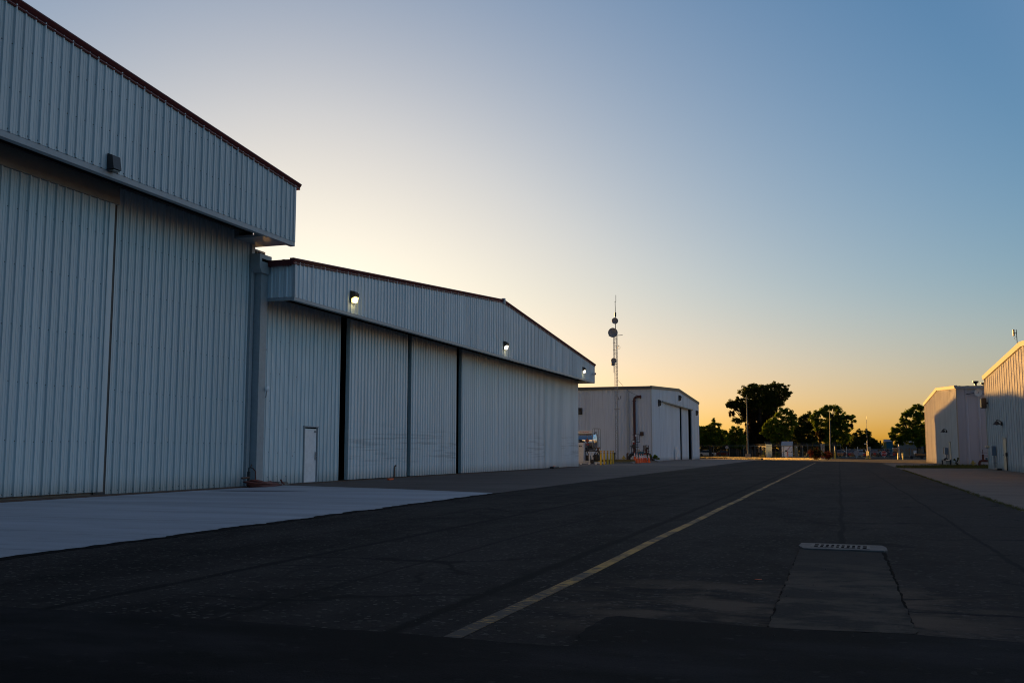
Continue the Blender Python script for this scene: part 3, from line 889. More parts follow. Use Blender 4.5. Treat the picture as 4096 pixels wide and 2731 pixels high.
mb = MB(); mb.prism([(-18.95, .0), (-18.40, .0), (-18.52, .12), (-18.95, .14)], 31.15, 31.75, 'y') if False else mb.prism([(30.95, 0), (31.75, 0), (31.5, .14), (30.95, .14)], -19.05, -18.62, 'x')
o = mb.build('door_stop_block', M['kerb'], loc=(-18.8, 31.4, 0)); tag(o, 'grey concrete block at the end of the coiled hose', 'concrete block')
mb = MB(); mb.bevbox(-18.02, -17.90, 38.5, 38.95, .006, .07, .02, 0)
o = mb.build('chock', M['orange'], loc=(-17.96, 38.7, 0)); tag(o, 'small bright orange wheel chock on the brown apron', 'chock')
mb = MB(); mb.bevbox(-19.05, -18.75, 67.0, 68.4, .0, .15, .04, 0); mb.box(-18.9, -18.8, 67.3, 67.6, .15, .18, 1)
o = mb.build('door_dolly', [M['black_metal'], M['orange']], loc=(-18.9, 67.7, 0)); tag(o, 'low black bar with an orange spot lying before the far end of the sliding doors', 'dolly')


# ------------------------------------------------------------------ wall lamps
def wall_pack(on, loc, rz, label, group, s=1.0, m=None):
    t = thing('wall_lamp', label, 'lamp', loc, group)
    x, y, z = loc
    mb = MB()
    prof = [(0, -.05), (.20, .03), (.23, .15), (.14, .24), (0, .24)]
    mb.prism([(p[0] * s + x, p[1] * s + z) for p in prof], y - .2 * s, y + .2 * s, 'y') if False else None
    n = []
    # housing: wedge profile (out, up) swept across the width
    vs = []; w = .16 * s
    for sy in (-1, 1):
        for o_, u in prof: vs.append((x + o_ * s, y + sy * w, z + u * s))
    k = len(prof)
    fs = [tuple(range(k)), tuple(range(2 * k - 1, k - 1, -1))] + [(i, k + i, k + (i + 1) % k, (i + 1) % k) for i in range(k)]
    mb.add(vs, fs); mb.box(x, x + .05 * s, y - .18 * s, y + .18 * s, z - .22 * s, z + .26 * s)
    mb.build('housing', M['bronze'], t)
    mb = MB(); vs = []
    pr = [(.052, -.20), (.16, -.17), (.195, .016), (.052, -.052)]
    for sy in (-1, 1):
        for o_, u in pr: vs.append((x + o_ * s, y + sy * w * .93, z + u * s - .004))
    mb.add(vs, [(0, 1, 2, 3), (7, 6, 5, 4), (0, 4, 5, 1), (1, 5, 6, 2), (2, 6, 7, 3), (3, 7, 4, 0)])
    mb.build('lens', m or (M['lamp_on'] if on else M['lens_off']), t)
    if on:                                                          # the lamp's own light on the siding below it
        lt = bpy.data.lights.new('lamp_light', 'POINT'); lt.energy = .4; lt.color = (1.0, .80, .38); lt.shadow_soft_size = .05
        lo = bpy.data.objects.new('lamp_light', lt); COL.objects.link(lo); lo.parent = t; lo.location = (.16, 0, -.30)
    t.rotation_euler = (0, 0, rz)
    return t


LG = 'wall lamps along the hangar fronts'
t = thing('wall_lamp', 'unlit black box lamp above the near edge of the largest hangar overhang', 'lamp', (XF + .03, 21.1, 8.66), LG)
mb = MB(); x, y, z = XF + .035, 21.13, 8.52
vs = []
for y0, sx in ((y - .15, 1), (y + .15, 1)):
    vs += [(x, y0, z), (x + .22, y0, z + .02), (x + .16, y0, z + .38), (x, y0, z + .44)]
mb.add(vs, [(0, 1, 2, 3), (7, 6, 5, 4), (0, 4, 5, 1), (1, 5, 6, 2), (2, 6, 7, 3), (3, 7, 4, 0)]); mb.build('housing', M['black_metal'], t)
mb = MB(); mb.box(x + .04, x + .19, y - .12, y + .12, z - .03, z - .002); mb.build('lens', M['lens_off'], t)
wall_pack(True, (XF + .035, 34.98, 7.18), 0, 'lit yellowish wall lamp nearest the downspout on the second hangar', LG)
wall_pack(True, (XF + .035, 53.85, 7.17), 0, 'lit wall lamp below the roof ridge of the second hangar', LG, m=M['lamp_white'])
wall_pack(True, (XF + .035, 72.3, 7.18), 0, 'lit wall lamp at the far end of the second hangar beside the camera', LG, m=M['lamp_white'])
t = thing('security_camera', 'small dark security camera at the far end of the second hangar gable', 'camera', (XF + .03, 75.3, 7.1))
mb = MB(); mb.tube([(XF + .03, 75.3, 7.14), (XF + .15, 75.3, 7.14)], .03, 6); mb.bevbox(XF + .12, XF + .30, 75.05, 75.45, 7.06, 7.22, .03); mb.build('body', M['white_metal'], t)
mb = MB(); mb.lathe([(.06, 0), (.07, .08)], (XF + .30, 75.12, 7.14), 10, 0, 'x'); mb.build('lens', M['black_metal'], t)

# ------------------------------------------------------------------ far left hangar
X3 = -21.1; F0, F1, R3 = 118.6, 161.2, 139.95
far = thing('hangar', 'cool white corrugated hangar beyond the radio mast with a half open front door', 'hangar', (X3, 140, 0))
fz = lambda y: 9.78 - .043 * abs(y - R3)
mb = MB(); O0, O1 = 126.2, 153.5
pr = rib_profile(F0, F1, .36)
top = lambda y: 7.55
sheet_x(mb, X3, [p for p in pr if p[0] <= O0] + [(O0, 0)], 0, fz, 1)
sheet_x(mb, X3, [(O0, 0)] + [p for p in pr if O0 < p[0] < O1] + [(O1, 0)], 7.45, fz, 1)
sheet_x(mb, X3, [(O1, 0)] + [p for p in pr if p[0] > O1], 0, fz, 1)
mb.box(X3 - .3, X3 - .02, O1, O1 + .05, 0, 7.45); mb.box(X3 - .3, X3 - .02, O0 - .05, O0, 0, 7.45)
mb.build('front_wall', M['siding_far'], far)
mb = MB(); sheet_y(mb, F0, rib_profile(-56, X3, .36), 0, fz(F0), -1); mb.build('side_wall', M['siding_far'], far)
mb = MB(); mb.box(-56, X3, F1 - .05, F1, 0, fz(F1) - .05); mb.box(-56.1, -56, F0, F1, 0, fz(F1)); mb.prism([(F0, 8.7), (R3, 9.7), (F1, 8.7)], -56.1, -56, 'x'); mb.build('rear_wall', M['siding_far'], far)
mb = MB(); mb.box(X3 - 1.2, X3 - 1.1, F0 + .1, F1 - .1, 0, 8.6); mb.build('shade_backing', M['dark'], far)  # added black sheet stands in for the unlit interior behind the doorway
for y0, y1, xo in ((126.22, 130.8, -.16), (130.82, 135.8, -.22), (135.82, 142.65, -.28), (144.9, 151.3, -.30)):
    mb = MB(); sheet_x(mb, X3 + xo, rib_profile(y0, y1, .36), .03, 7.6, 1); mb.box(X3 + xo - .12, X3 + xo - .01, y0, y0 + .04, .03, 7.6); mb.box(X3 + xo - .12, X3 + xo - .10, y0, y1, .03, 7.6)
    mb.build('door_leaf', M['siding_far'], far)
mb = MB(); mb.box(X3 - .12, X3 - .02, 137.0, 137.45, .1, 1.9); mb.build('door_guard', M['white_paint'], far); mb = MB(); mb.box(X3 - .12, X3 - .02, 138.1, 138.5, .1, 1.9); mb.build('door_guard', M['white_paint'], far)
mb = MB(); mb.box(X3 - .10, X3 + .14, O0 - .1, O1 + .1, 7.38, 7.52); mb.build('door_header', M['trim_dark'], far)
mb = MB(); mb.box(X3 - .3, X3 - .25, O1 - .02, O1 + .45, 0, 7.4); mb.box(X3 - .05, X3 + .012, O1 - 1.0, O1 - .02, 0.0, 7.42) ; mb.build('door_jamb', M['blue_metal'], far)
mb = MB(); sweep(mb, [(-.1, -.30), (.10, -.30), (.14, .06), (-.1, .06)], [(X3, F0 - .2, fz(F0) + .05), (X3, R3, fz(R3) + .05), (X3, F1 + .2, fz(F1) + .05)]); mb.box(-56, X3 + .1, F0 - .22, F0 - .04, fz(F0) - .28, fz(F0) + .08); mb.build('rake_trim', M['trim_dark'], far)
mb = MB(); gable_roof(mb, -56.2, X3 + .12, [(F0 - .2, fz(F0)), (R3, fz(R3) + .1), (F1 + .2, fz(F1))], .9); mb.build('roof', M['trim_dark'], far)
mb = MB(); mb.box(X3 - .06, X3 + .05, F0 - .06, F0 + .06, 0, fz(F0) - .1); mb.build('corner_trim', M['trim_light'], far)
for lx, lw, lab in ((-23.93, .12, 'thin white downspout on the side wall of the far left hangar'), ):
    mb = MB(); mb.box(lx - lw, lx + lw, F0 - .17, F0 - .05, .1, 8.7); mb.tube([(lx, F0 - .1, .25), (lx, F0 - .4, .12)], .08, 6)
    o = mb.build('downspout', M['trim_light'], loc=(lx, F0, 0)); tag(o, lab, 'downspout')
FG = 'unlit lamps on the far left hangar'
def lamp_x(loc, label): return wall_pack(False, loc, 0, label, FG, 1.7)
lamp_x((X3 + .04, 123.4, 7.1), 'unlit brown wall lamp left of the far hangar door')
lamp_x((X3 + .04, 140.2, 8.55), 'unlit brown wall lamp over the far hangar door below its ridge')
lamp_x((X3 + .04, 157.7, 7.1), 'unlit brown wall lamp right of the far hangar door')
t = wall_pack(False, (0, 0, 0), 0, 'unlit brown wall lamp high on the side wall just past the second hangar corner', FG, 1.7)
t.location = (-29.85, F0 - .04, 6.0); t.rotation_euler = (0, 0, R(-90))

# ------------------------------------------------------------------ right-hand buildings
def shed(name, label, X, y0, y1, eave, ridge, x1, lab_sw):
    """gabled building on the right, its gable front facing the road (-X)"""
    t = thing('building', label, 'building', (X, (y0 + y1) / 2, 0))
    rg = (y0 + y1) / 2; s = (ridge - eave) / (rg - y0)
    zf = lambda y: ridge - s * abs(y - rg)
    mb = MB(); sheet_x(mb, X, rib_profile(y0, y1, depth=.030, minor=.004, field=.5), 0, zf, -1); mb.build('front_wall', M['siding_cream'], t)
    mb = MB(); sheet_y(mb, y0, rib_profile(X, x1, .9, .05, .0), 0, eave, -1); mb.build('side_wall', M['siding_side'], t)
    mb = MB(); mb.box(X, x1, y1 - .04, y1, 0, eave); mb.box(x1, x1 + .1, y0, y1, 0, eave); mb.prism([(y0, eave), (rg, ridge - .05), (y1, eave)], x1, x1 + .1, 'x'); mb.build('rear_wall', M['siding_cream'], t)
    mb = MB(); sweep(mb, [(.1, -.20), (-.10, -.20), (-.16, .06), (-.02, .09), (.1, .09)], [(X, y0 - .15, zf(y0 - .15) + .05), (X, rg, ridge + .05), (X, y1 + .15, zf(y1 + .15) + .05)]); mb.build('rake_trim', M['trim_cream'], t)
    mb = MB(); mb.box(X - .05, x1, y0 - .22, y0 - .06, eave - .18, eave + .03); mb.build('gutter', M['trim_grey'], t)
    mb = MB(); gable_roof(mb, X - .05, x1 + .1, [(y0 - .2, eave + .04), (rg, ridge + .06), (y1 + .2, eave + .04)]); mb.build('roof', M['roof'], t)
    mb = MB(); mb.box(X - .04, X + .05, y0 - .055, y0 + .06, 0, eave); mb.build('corner_trim', M['trim_cream'], t)
    mb = MB(); mb.box(X - .04, X + .06, y1 - .05, y1 + .05, 0, eave); mb.build('corner_trim', M['trim_cream'], t)
    return t


r1 = shed('near', 'nearest cream corrugated building at the right edge with a narrow cream door', 9.9, 46.0, 77.05, 6.35, 7.15, 40, '')
r2 = shed('far', 'farther cream corrugated building on the right with a grey side wall', 9.3, 89.4, 121.2, 6.45, 7.22, 40, '')
mb = MB(); mb.bevbox(9.845, 9.90, 68.75, 69.75, .04, 1.95, .01); d = mb.build('door', M['door_cream'], r1)
mb = MB(); mb.box(9.85, 9.87, 68.66, 68.74, .02, 2.0); mb.box(9.85, 9.87, 69.76, 69.84, .02, 2.0); mb.box(9.83, 9.87, 68.6, 69.9, 1.955, 2.04); mb.build('frame', M['trim_cream'], d)
mb = MB(); mb.tube([(9.845, 69.62, .98), (9.79, 69.62, .98), (9.78, 69.5, .98)], .018, 6); mb.build('handle', M['black_metal'], d)
mb = MB(); mb.bevbox(9.245, 9.30, 95.2, 96.1, .04, 1.92, .01); d = mb.build('door', M['door_cream'], r2)
mb = MB(); mb.box(9.235, 9.29, 95.1, 95.19, .02, 1.98); mb.box(9.235, 9.29, 96.11, 96.2, .02, 1.98); mb.box(9.18, 9.29, 95.1, 96.2, 1.935, 2.05, 0); mb.build('frame', M['trim_cream'], d)
DG = 'dome lamps over the doors on the right'
def dome(loc, label):
    t = thing('dome_lamp', label, 'lamp', loc, DG); x, y, z = loc
    mb = MB(); mb.lathe([(.05, .22), (.10, .20), (.16, .10), (.25, 0), (.22, -.01)], (x - .32, y, z - .04), 14); mb.build('shade', M['bronze'], t)
    mb = MB(); mb.tube([(x, y, z + .06), (x - .14, y, z + .20), (x - .32, y, z + .26), (x - .32, y, z + .17)], .03, 7); mb.bevbox(x - .10, x, y - .12, y + .12, z - .10, z + .12, .015); mb.build('arm', M['bronze'], t)
    mb = MB(); mb.lathe([(.02, -.05), (.07, -.03), (.07, .04)], (x - .32, y, z - .03), 10); mb.build('bulb', M['lens_off'], t)
dome((9.87, 69.9, 2.92), 'dark dome lamp above the narrow door of the nearest right building')
dome((9.27, 97.6, 2.95), 'dark dome lamp on the farther right building')
t = thing('floodlight', 'square dark floodlight high on the corner of the nearest right building', 'lamp', (9.87, 75.9, 4.5))
mb = MB(); mb.bevbox(9.45, 9.75, 75.5, 76.2, 4.15, 4.85, .03); mb.tube([(9.9, 75.85, 4.5), (9.7, 75.85, 4.5)], .06, 8); mb.build('housing', M['bronze'], t)
mb = MB(); mb.box(9.43, 9.449, 75.58, 76.12, 4.22, 4.78); mb.build('lens', M['lens_off'], t)
# meters
def meter(X, y, z0, z1, lab, w=.5, m='blue_metal'):
    t = thing('meter_box', lab, 'meter box', (X, y, 0))
    mb = MB(); mb.bevbox(X - .28, X - .02, y - w / 2, y + w / 2, z0, z1, .02); mb.build('cabinet', M[m], t)
    mb = MB()
    for dy in (-.12, .1): mb.tube([(X - .12, y + dy, .0), (X - .12, y + dy, z0)], .04, 8)
    mb.box(X - .2, X - .02, y - .22, y + .22, .42, .47)
    mb.build('conduit', M['grey_metal'], t)
    return t
t = meter(9.87, 73.2, .92, 1.55, 'tall grey meter box with two conduits on the nearest right building')
mb = MB(); mb.lathe([(.04, 0), (.14, .05), (.12, .16), (.03, .18)], (9.50, 74.2, 1.4), 10); mb.build('cowl', M['door_cream'], t)
t = meter(9.27, 97.9, .92, 1.52, 'small blue grey meter boxes on the farther right building', 1.1)
mb = MB(); mb.bevbox(9.0, 9.2, 98.5, 99.2, .95, 1.56, .02); mb.build('side_cabinet', M['wood'], t)
mb = MB()
mb.tube([(9.0, 100.2, 0), (9.0, 100.2, .42), (9.0, 93.2, .42), (9.0, 93.2, 0)], .07, 8); mb.lathe([(.05, 0), (.2, .06), (.2, .2), (.05, .28)], (9.0, 96.9, .35), 10)
o = mb.build('gas_pipe', M['black_metal'], loc=(9, 96.5, 0)); tag(o, 'low dark gas pipe with a regulator in front of the farther right building', 'pipe')
mb = MB(); mb.bevbox(9.5, 9.8, 70.4, 71.4, .006, .12, .03); o = mb.build('wheel_stop', M['black_metal'], loc=(9.6, 70.9, 0)); tag(o, 'low black block on the ground beside the narrow door', 'block')
mb = MB(); mb.tube([(9.80, 68.35, 0), (9.80, 68.35, .9)], .025, 6); mb.bevbox(9.74, 9.86, 68.28, 68.42, .9, 1.12, .02); o = mb.build('bell_post', M['black_metal'], loc=(9.8, 68.35, 0)); tag(o, 'thin black post right of the narrow cream door', 'post')
# roof antenna, dish, vent
t = thing('roof_antenna', 'square panel antenna on a thin mast above the nearest right roof', 'antenna', (11, 70, 6.8))
mb = MB(); mb.tube([(11.02, 70, 6.9), (10.98, 70, 8.9)], .022, 7); mb.tube([(10.98, 70, 8.68), (10.86, 70, 8.68)], .022, 6); mb.build('mast', M['black_metal'], t)
mb = MB(); mb.bevbox(10.78, 10.87, 69.9, 70.1, 8.48, 8.90, .02); mb.build('panel', M['bronze'], t)
mb = MB(); mb.tube([(10.93 + .08 * math.cos(a), 70, 8.33 + .08 * math.sin(a)) for a in np.linspace(0, 6.28, 16)], .010, 5); mb.build('cable_loop', M['black_metal'], t)
t = thing('wall_dish', 'white round dish antenna on brackets on the grey side wall', 'dish', (10.75, 89.3, 6.0))
mb = MB(); mb.lathe([(.03, .10), (.18, .06), (.29, 0), (.30, -.02), (.16, .04), (.02, .07)][::-1], (10.9, 88.8, 5.93), 24, 0, 'y'); mb.build('reflector', M['dish_white'], t, smooth=True)
mb = MB(); mb.tube([(10.9, 88.86, 5.93), (10.9, 88.66, 5.93)], .035, 8); mb.build('feed', M['black_metal'], t)
mb = MB(); mb.tube([(10.9, 88.95, 5.93), (10.05, 89.2, 5.84)], .03, 6); mb.tube([(10.9, 88.95, 5.93), (11.6, 89.2, 5.8)], .03, 6); mb.tube([(10.9, 88.9, 5.93), (10.9, 89.4, 5.93)], .05, 6); mb.build('bracket', M['black_metal'], t)
for x, s, lab in ((11.0, 1.0, 'flared roof vent on the farther right building'), (11.55, .7, 'short roof vent just behind the nearest right building corner')):
    mb = MB(); mb.lathe([(.09 * s, 0), (.09 * s, .28 * s), (.24 * s, .42 * s), (.24 * s, .5 * s), (.02, .52 * s)], (x, 91, 6.5), 12)
    o = mb.build('roof_vent', M['black_metal'], loc=(x, 91, 6.5)); tag(o, lab, 'vent', 'vents on the farther right roof')


# ------------------------------------------------------------------ hydrants, valves, cones, bollards
def hydrant(loc, label, s=1.0):
    t = thing('fire_hydrant', label, 'hydrant', loc, 'yellow fire hydrants'); x, y, z = loc
    mb = MB(); mb.lathe([(.17 * s, 0), (.17 * s, .05), (.11 * s, .06), (.11 * s, .45 * s), (.14 * s, .46 * s), (.14 * s, .50 * s), (.12 * s, .55 * s), (.06 * s, .62 * s)], (x, y, z), 14); mb.build('barrel', M['hyd_yellow'], t, smooth=True)
    mb = MB()
    for d in ((1, 0), (-1, 0), (0, -1)):
        mb.tube([(x, y, z + .36 * s), (x + d[0] * .2 * s, y + d[1] * .2 * s, z + .36 * s)], .065 * s, 10); mb.tube([(x + d[0] * .2 * s, y + d[1] * .2 * s, z + .36 * s), (x + d[0] * .24 * s, y + d[1] * .24 * s, z + .36 * s)], .08 * s, 8)
    mb.build('outlet', M['hyd_yellow'], t)
    mb = MB(); mb.lathe([(.05 * s, .60 * s), (.035 * s, .68 * s)], (x, y, z), 6); mb.build('cap', M['teal'], t)
hydrant((-23.35, 113, .1), 'yellow fire hydrant in the dry bed left of the traffic cones', .95)
hydrant((9.93, 86, .01), 'yellow fire hydrant in weeds by the grey side wall', .75)
t = thing('backflow_valve', 'dark red backflow valve on a bent pipe beside the nearest right building', 'valve', (10.5, 86, 0))
mb = MB(); mb.tube([(10.38, 86, 0), (10.38, 86, .30), (10.44, 86, .42), (10.56, 86, .46), (11.3, 86, .46), (11.42, 86, .4), (11.46, 86, 0)], .10, 10); mb.tube([(10.66, 86, .46), (10.66, 86, .95)], .09, 10); mb.tube([(10.66, 86, .95), (10.66, 86, 1.33)], .025, 6); mb.build('pipe', M['oxide'], t, smooth=True)
mb = MB(); mb.bar((10.5, 86, 1.1), (11.25, 86, 1.08), .03); mb.bar((10.62, 86, .88), (11.25, 86, .82), .03); mb.build('handwheel', M['black_metal'], t)
mb = MB(); mb.tube([(10.9, 86, .46), (10.9, 86, .7)], .08, 8); mb.tube([(11.05, 86, .46), (11.05, 86, .66)], .06, 8); mb.build('relief_valve', M['teal'], t)

cone = thing('traffic_cone', '', 'traffic cone', (0, 0, 0), 'orange traffic cones by the fire pipes')
mb = MB(); mb.bevbox(-.19, .19, -.19, .19, 0, .04, .02); mb.build('base', M['orange'], cone)
mb = MB(); mb.lathe([(.150, .04), (.120, .25), (.083, .51), (.067, .62), (.062, .66), (.038, .84), (.026, .94), (.018, .95)], (0, 0, 0), 14, mats=[0, 0, 1, 0, 1, 0, 0]); mb.build('cone_body', [M['orange'], M['reflect']], cone, smooth=True)
cones = [(-21.15, 108.2, .155, 'traffic cone with greyed stripes, leftmost in the row'), (-20.98, 108.6, .155, 'traffic cone with greyed stripes, second from the left'),
         (-19.48, 100.8, .008, 'bright traffic cone, third from the left, just past the kerb end'), (-19.42, 101.9, .008, 'bright traffic cone, fourth from the left, beside the wide gap in the row'),
         (-19.82, 105.2, .008, 'bright traffic cone in the right trio, its left one'), (-19.66, 105.7, .008, 'bright traffic cone in the right trio, its middle one'), (-19.52, 106.0, .008, 'bright traffic cone in the right trio, its right one'),
         (-19.18, 105.9, .008, 'traffic cone standing alone at the right end by the shrub')]
for i, (x, y, z, lab) in enumerate(cones):
    o = cone if i == 0 else dup(cone, (x, y, z), rng.uniform(0, 1.5))
    o.location = (x, y, z); o['label'] = lab

bol = thing('bollard', '', 'bollard', (0, 0, 0), 'yellow bollards by the fuel tank')
mb = MB(); mb.lathe([(.083, 0), (.083, 1.04), (.083, 1.20), (.07, 1.24), (.02, 1.262)], (0, 0, 0), 14); mb.build('post', M['yellow'], bol, smooth=True)
mb = MB()
for k in range(3):
    z = 1.05 + k * .065; n = 10; vs = []
    for i in range(n + 1):
        a = -math.pi * .95 + 1.9 * math.pi * i / n - .5
        vs += [(.0865 * math.cos(a), .0865 * math.sin(a), z + .05 * math.sin(a * 1.0)), (.0865 * math.cos(a), .0865 * math.sin(a), z + .034 + .05 * math.sin(a * 1.0))]
    mb.add(vs, [(2 * i, 2 * i + 2, 2 * i + 3, 2 * i + 1) for i in range(n)], k % 2)
mb.build('striped_tape', [M['red'], M['reflect']], bol)
bs = [(-19.96, 86.7, 'yellow bollard nearest the fuel tank frame, second from the left'), (-20.2, 89.1, 'yellow bollard third from the left'), (-20.45, 91.6, 'yellow bollard fourth from the left, before a small dark pipe'),
      (-20.22, 91.9, 'yellow bollard second from the right of its row'), (-20.53, 94.4, 'yellow bollard at the right end of its row with bold stripes'), (-21.95, 94.7, 'yellow bollard half hidden behind the fuel tank pipes, leftmost of its row')]
for i, (x, y, lab) in enumerate(bs):
    o = bol if i == 0 else dup(bol, (x, y, .005), rng.uniform(-.6, .6))
    o.location = (x, y, .005); o['label'] = lab

# ------------------------------------------------------------------ kerbed bed with riser pipes
bed = [(-26, 95.4), (-20.9, 96.0), (-19.25, 97.6), (-19.35, 98.6), (-20.6, 107.3), (-20.4, 109.2), (-19.1, 110.6), (-19.1, 111.6), (-21.3, 118.45), (-26, 118.45)]
mb = MB(); mb.prism(bed, 0, .14); kind(mb.build('kerb', M['kerb']), 'structure')
mb = MB(); mb.prism([(-25.9, 95.6), (-20.95, 96.2), (-19.5, 97.65), (-20.78, 107.3), (-20.6, 109.3), (-19.4, 110.7), (-21.4, 118.40), (-25.9, 118.40)], .14, .155); kind(mb.build('bed', M['bed_soil']), 'structure')

t = thing('fire_riser', 'rust red fire sprinkler riser with valves, gauge and big bent pipes behind the traffic cones', 'pipework', (-22.0, 113, .15))
mb = MB(); mb.tube([(-22.15, 113.4, .15), (-22.15, 113.4, 2.8), (-23.0, 117.8, 3.0), (-23.05, 118.1, 3.2), (-23.05, 118.1, 7.25), (-23.0, 118.1, 7.5), (-22.8, 118.15, 7.66), (-22.2, 118.25, 7.68)], .15, 12) if False else None
mb.tube([(-23.08, 118.2, .15), (-23.08, 118.2, 7.15), (-23.04, 118.2, 7.45), (-22.88, 118.2, 7.62), (-22.65, 118.2, 7.66), (-22.25, 118.2, 7.66)], .15, 12)
for z in (7.12, ): mb.tube([(-23.08, 118.2, z), (-23.08, 118.2, z + .12)], .2, 12)
mb.tube([(-22.38, 118.2, 7.66), (-22.24, 118.2, 7.66)], .2, 12)
mb.build('riser_pipe', M['oxide'], t, smooth=True)
mb = MB()
mb.tube([(-22.75, 113, .15), (-22.72, 113, .55), (-22.55, 113, .80), (-22.2, 113, .88), (-20.6, 113, .88), (-20.35, 113, .80), (-20.18, 113, .55), (-20.15, 113, .15)], .17, 12)
mb.build('loop_pipe', M['black_metal'], t, smooth=True)
mb = MB(); mb.tube([(-21.95, 112.9, .90), (-21.5, 112.9, .92), (-20.95, 112.9, .90)], .20, 12); mb.tube([(-21.6, 112.8, .2), (-21.6, 112.8, .85)], .09, 8); mb.tube([(-20.95, 112.7, .3), (-20.95, 112.7, .8)], .08, 8)
for x in (-21.75, -21.4, -21.1): mb.tube([(x, 112.8, 1.0), (x, 112.8, 1.16)], .07, 8)
mb.build('backflow_body', M['teal'], t, smooth=True)
mb = MB(); mb.tube([(-20.72, 112.9, .9), (-20.72, 112.9, 1.45)], .12, 10); mb.tube([(-20.72, 112.9, 1.3), (-20.62, 112.9, 1.3)], .10, 8); mb.tube([(-22.15, 113, .88), (-22.15, 113, 1.5)], .10, 10); mb.tube([(-22.15, 113, 1.5), (-22.15, 113, 2.5)], .13, 10)
mb.bar((-21.6, 112.8, 1.15), (-20.5, 112.8, 1.2), .05); mb.bar((-22.3, 112.7, 1.12), (-22.0, 112.7, 1.12), .06)
mb.build('valve_column', M['oxide'], t)
mb = MB(); mb.bevbox(-22.34, -21.98, 112.8, 113.2, 1.55, 1.95, .05); mb.build('valve_head', M['black_metal'], t); mb = MB(); mb.bevbox(-20.72, -20.48, 112.7, 113.1, 1.42, 1.66, .04); mb.build('valve_head', M['black_metal'], t)
mb = MB(); mb.tube([(-22.16, 113, 2.22), (-22.16, 113, 2.42)], .136, 10); mb.build('pipe_label', M['reflect'], t)
mb = MB(); mb.tube([(-22.16, 113, 2.02), (-22.16, 113, 2.2)], .138, 10); mb.build('red_band', M['red'], t)
mb = MB()
for a, b in (((-21.77, 112.9, .9), (-21.77, 112.9, 2.95)), ((-22.32, 112.9, 3.08), (-21.44, 112.9, 3.1)), ((-21.46, 112.9, 3.1), (-21.46, 112.9, 2.22)), ((-21.9, 112.9, 2.22), (-21.44, 112.9, 2.22)), ((-22.02, 112.9, 1.95), (-21.65, 112.9, 1.95)), ((-22.0, 112.9, 1.65), (-21.62, 112.9, 1.68)), ((-21.9, 112.9, 1.6), (-21.9, 112.9, 2.0)),
             ((-22.42, 112.9, .5), (-22.42, 112.9, 1.8)), ((-22.56, 112.9, 1.78), (-22.25, 112.9, 1.8)), ((-21.06, 112.9, .9), (-21.06, 112.9, 1.85)), ((-21.12, 112.9, 1.84), (-20.40, 112.9, 1.84)), ((-20.46, 112.9, .9), (-20.46, 112.9, 1.86)), ((-20.73, 112.8, 1.6), (-20.73, 112.8, 1.95)), ((-21.0, 112.8, 1.62), (-20.55, 112.8, 1.6)), ((-20.56, 112.8, 1.2), (-20.36, 112.8, 1.24))):
    mb.tube([a, b], .032, 6)
mb.tube([(-22.2, 112.8, 2.55), (-22.36, 112.8, 2.4), (-22.38, 112.8, 1.9), (-22.3, 112.8, 1.7)], .016, 5)
mb.tube([(-22.05, 112.8, 2.6), (-21.9, 112.8, 2.45), (-21.75, 112.8, 2.46), (-21.6, 112.8, 2.62)], .016, 5)
mb.tube([(-22.05, 112.8, 1.45), (-21.7, 112.8, 1.26), (-21.35, 112.8, 1.24), (-21.0, 112.8, 1.35), (-20.78, 112.8, 1.5)], .016, 5)
mb.build('pipe_frame', M['black_metal'], t)
mb = MB(); mb.lathe([(.12, 0), (.125, .04), (.03, .05)], (-21.88, 112.8, 2.97), 18, 0, 'y'); g_ = mb.build('gauge', M['white_paint'], t)
mb = MB(); mb.lathe([(.035, -.02), (.03, .0)], (-21.88, 112.8, 2.97), 8, 0, 'y'); mb.build('hub', M['black_metal'], g_)
mb = MB(); mb.bevbox(-21.05, -20.78, 113.05, 113.2, 1.22, 1.82, .02); mb.build('control_box', M['grey_metal'], t); mb = MB(); mb.bevbox(-21.75, -21.45, 112.75, 112.9, 1.15, 1.38, .02); mb.build('control_box', M['grey_metal'], t)
mb = MB(); mb.bevbox(-22.46, -22.05, F0 - .3, F0 - .06, 3.05, 3.5, .03); o = mb.build('junction_box', M['rust'], loc=(-22.3, F0, 3.2)); tag(o, 'small brown box on the far hangar side wall right of the riser pipe', 'box')
mb = MB(); mb.tube([(-22.95, 113, .15), (-22.95, 113, .95)], .085, 10); mb.tube([(-22.95, 113, .92), (-22.80, 113, .95)], .09, 8); o = mb.build('standpipe', M['rust'], loc=(-22.95, 113, .15)); tag(o, 'short rusty capped pipe between the hydrant and the cones', 'pipe')
mb = MB(); mb.tube([(-20.95, 97.0, .15), (-20.95, 97.0, 1.0)], .05, 8); mb.lathe([(.09, 0), (.10, .1), (.03, .16)], (-20.95, 97, .92), 10); o = mb.build('valve_post', M['black_metal'], loc=(-20.95, 97, .15)); tag(o, 'thin dark valve post behind the row of yellow bollards', 'post')
mb = MB(); mb.tube([(-20.6, 94.9, .006), (-20.6, 94.9, 1.0)], .03, 6); mb.tube([(-20.9, 95.0, 1.08), (-20.62, 95, 1.08), (-20.62, 95, 1.28)], .04, 6)
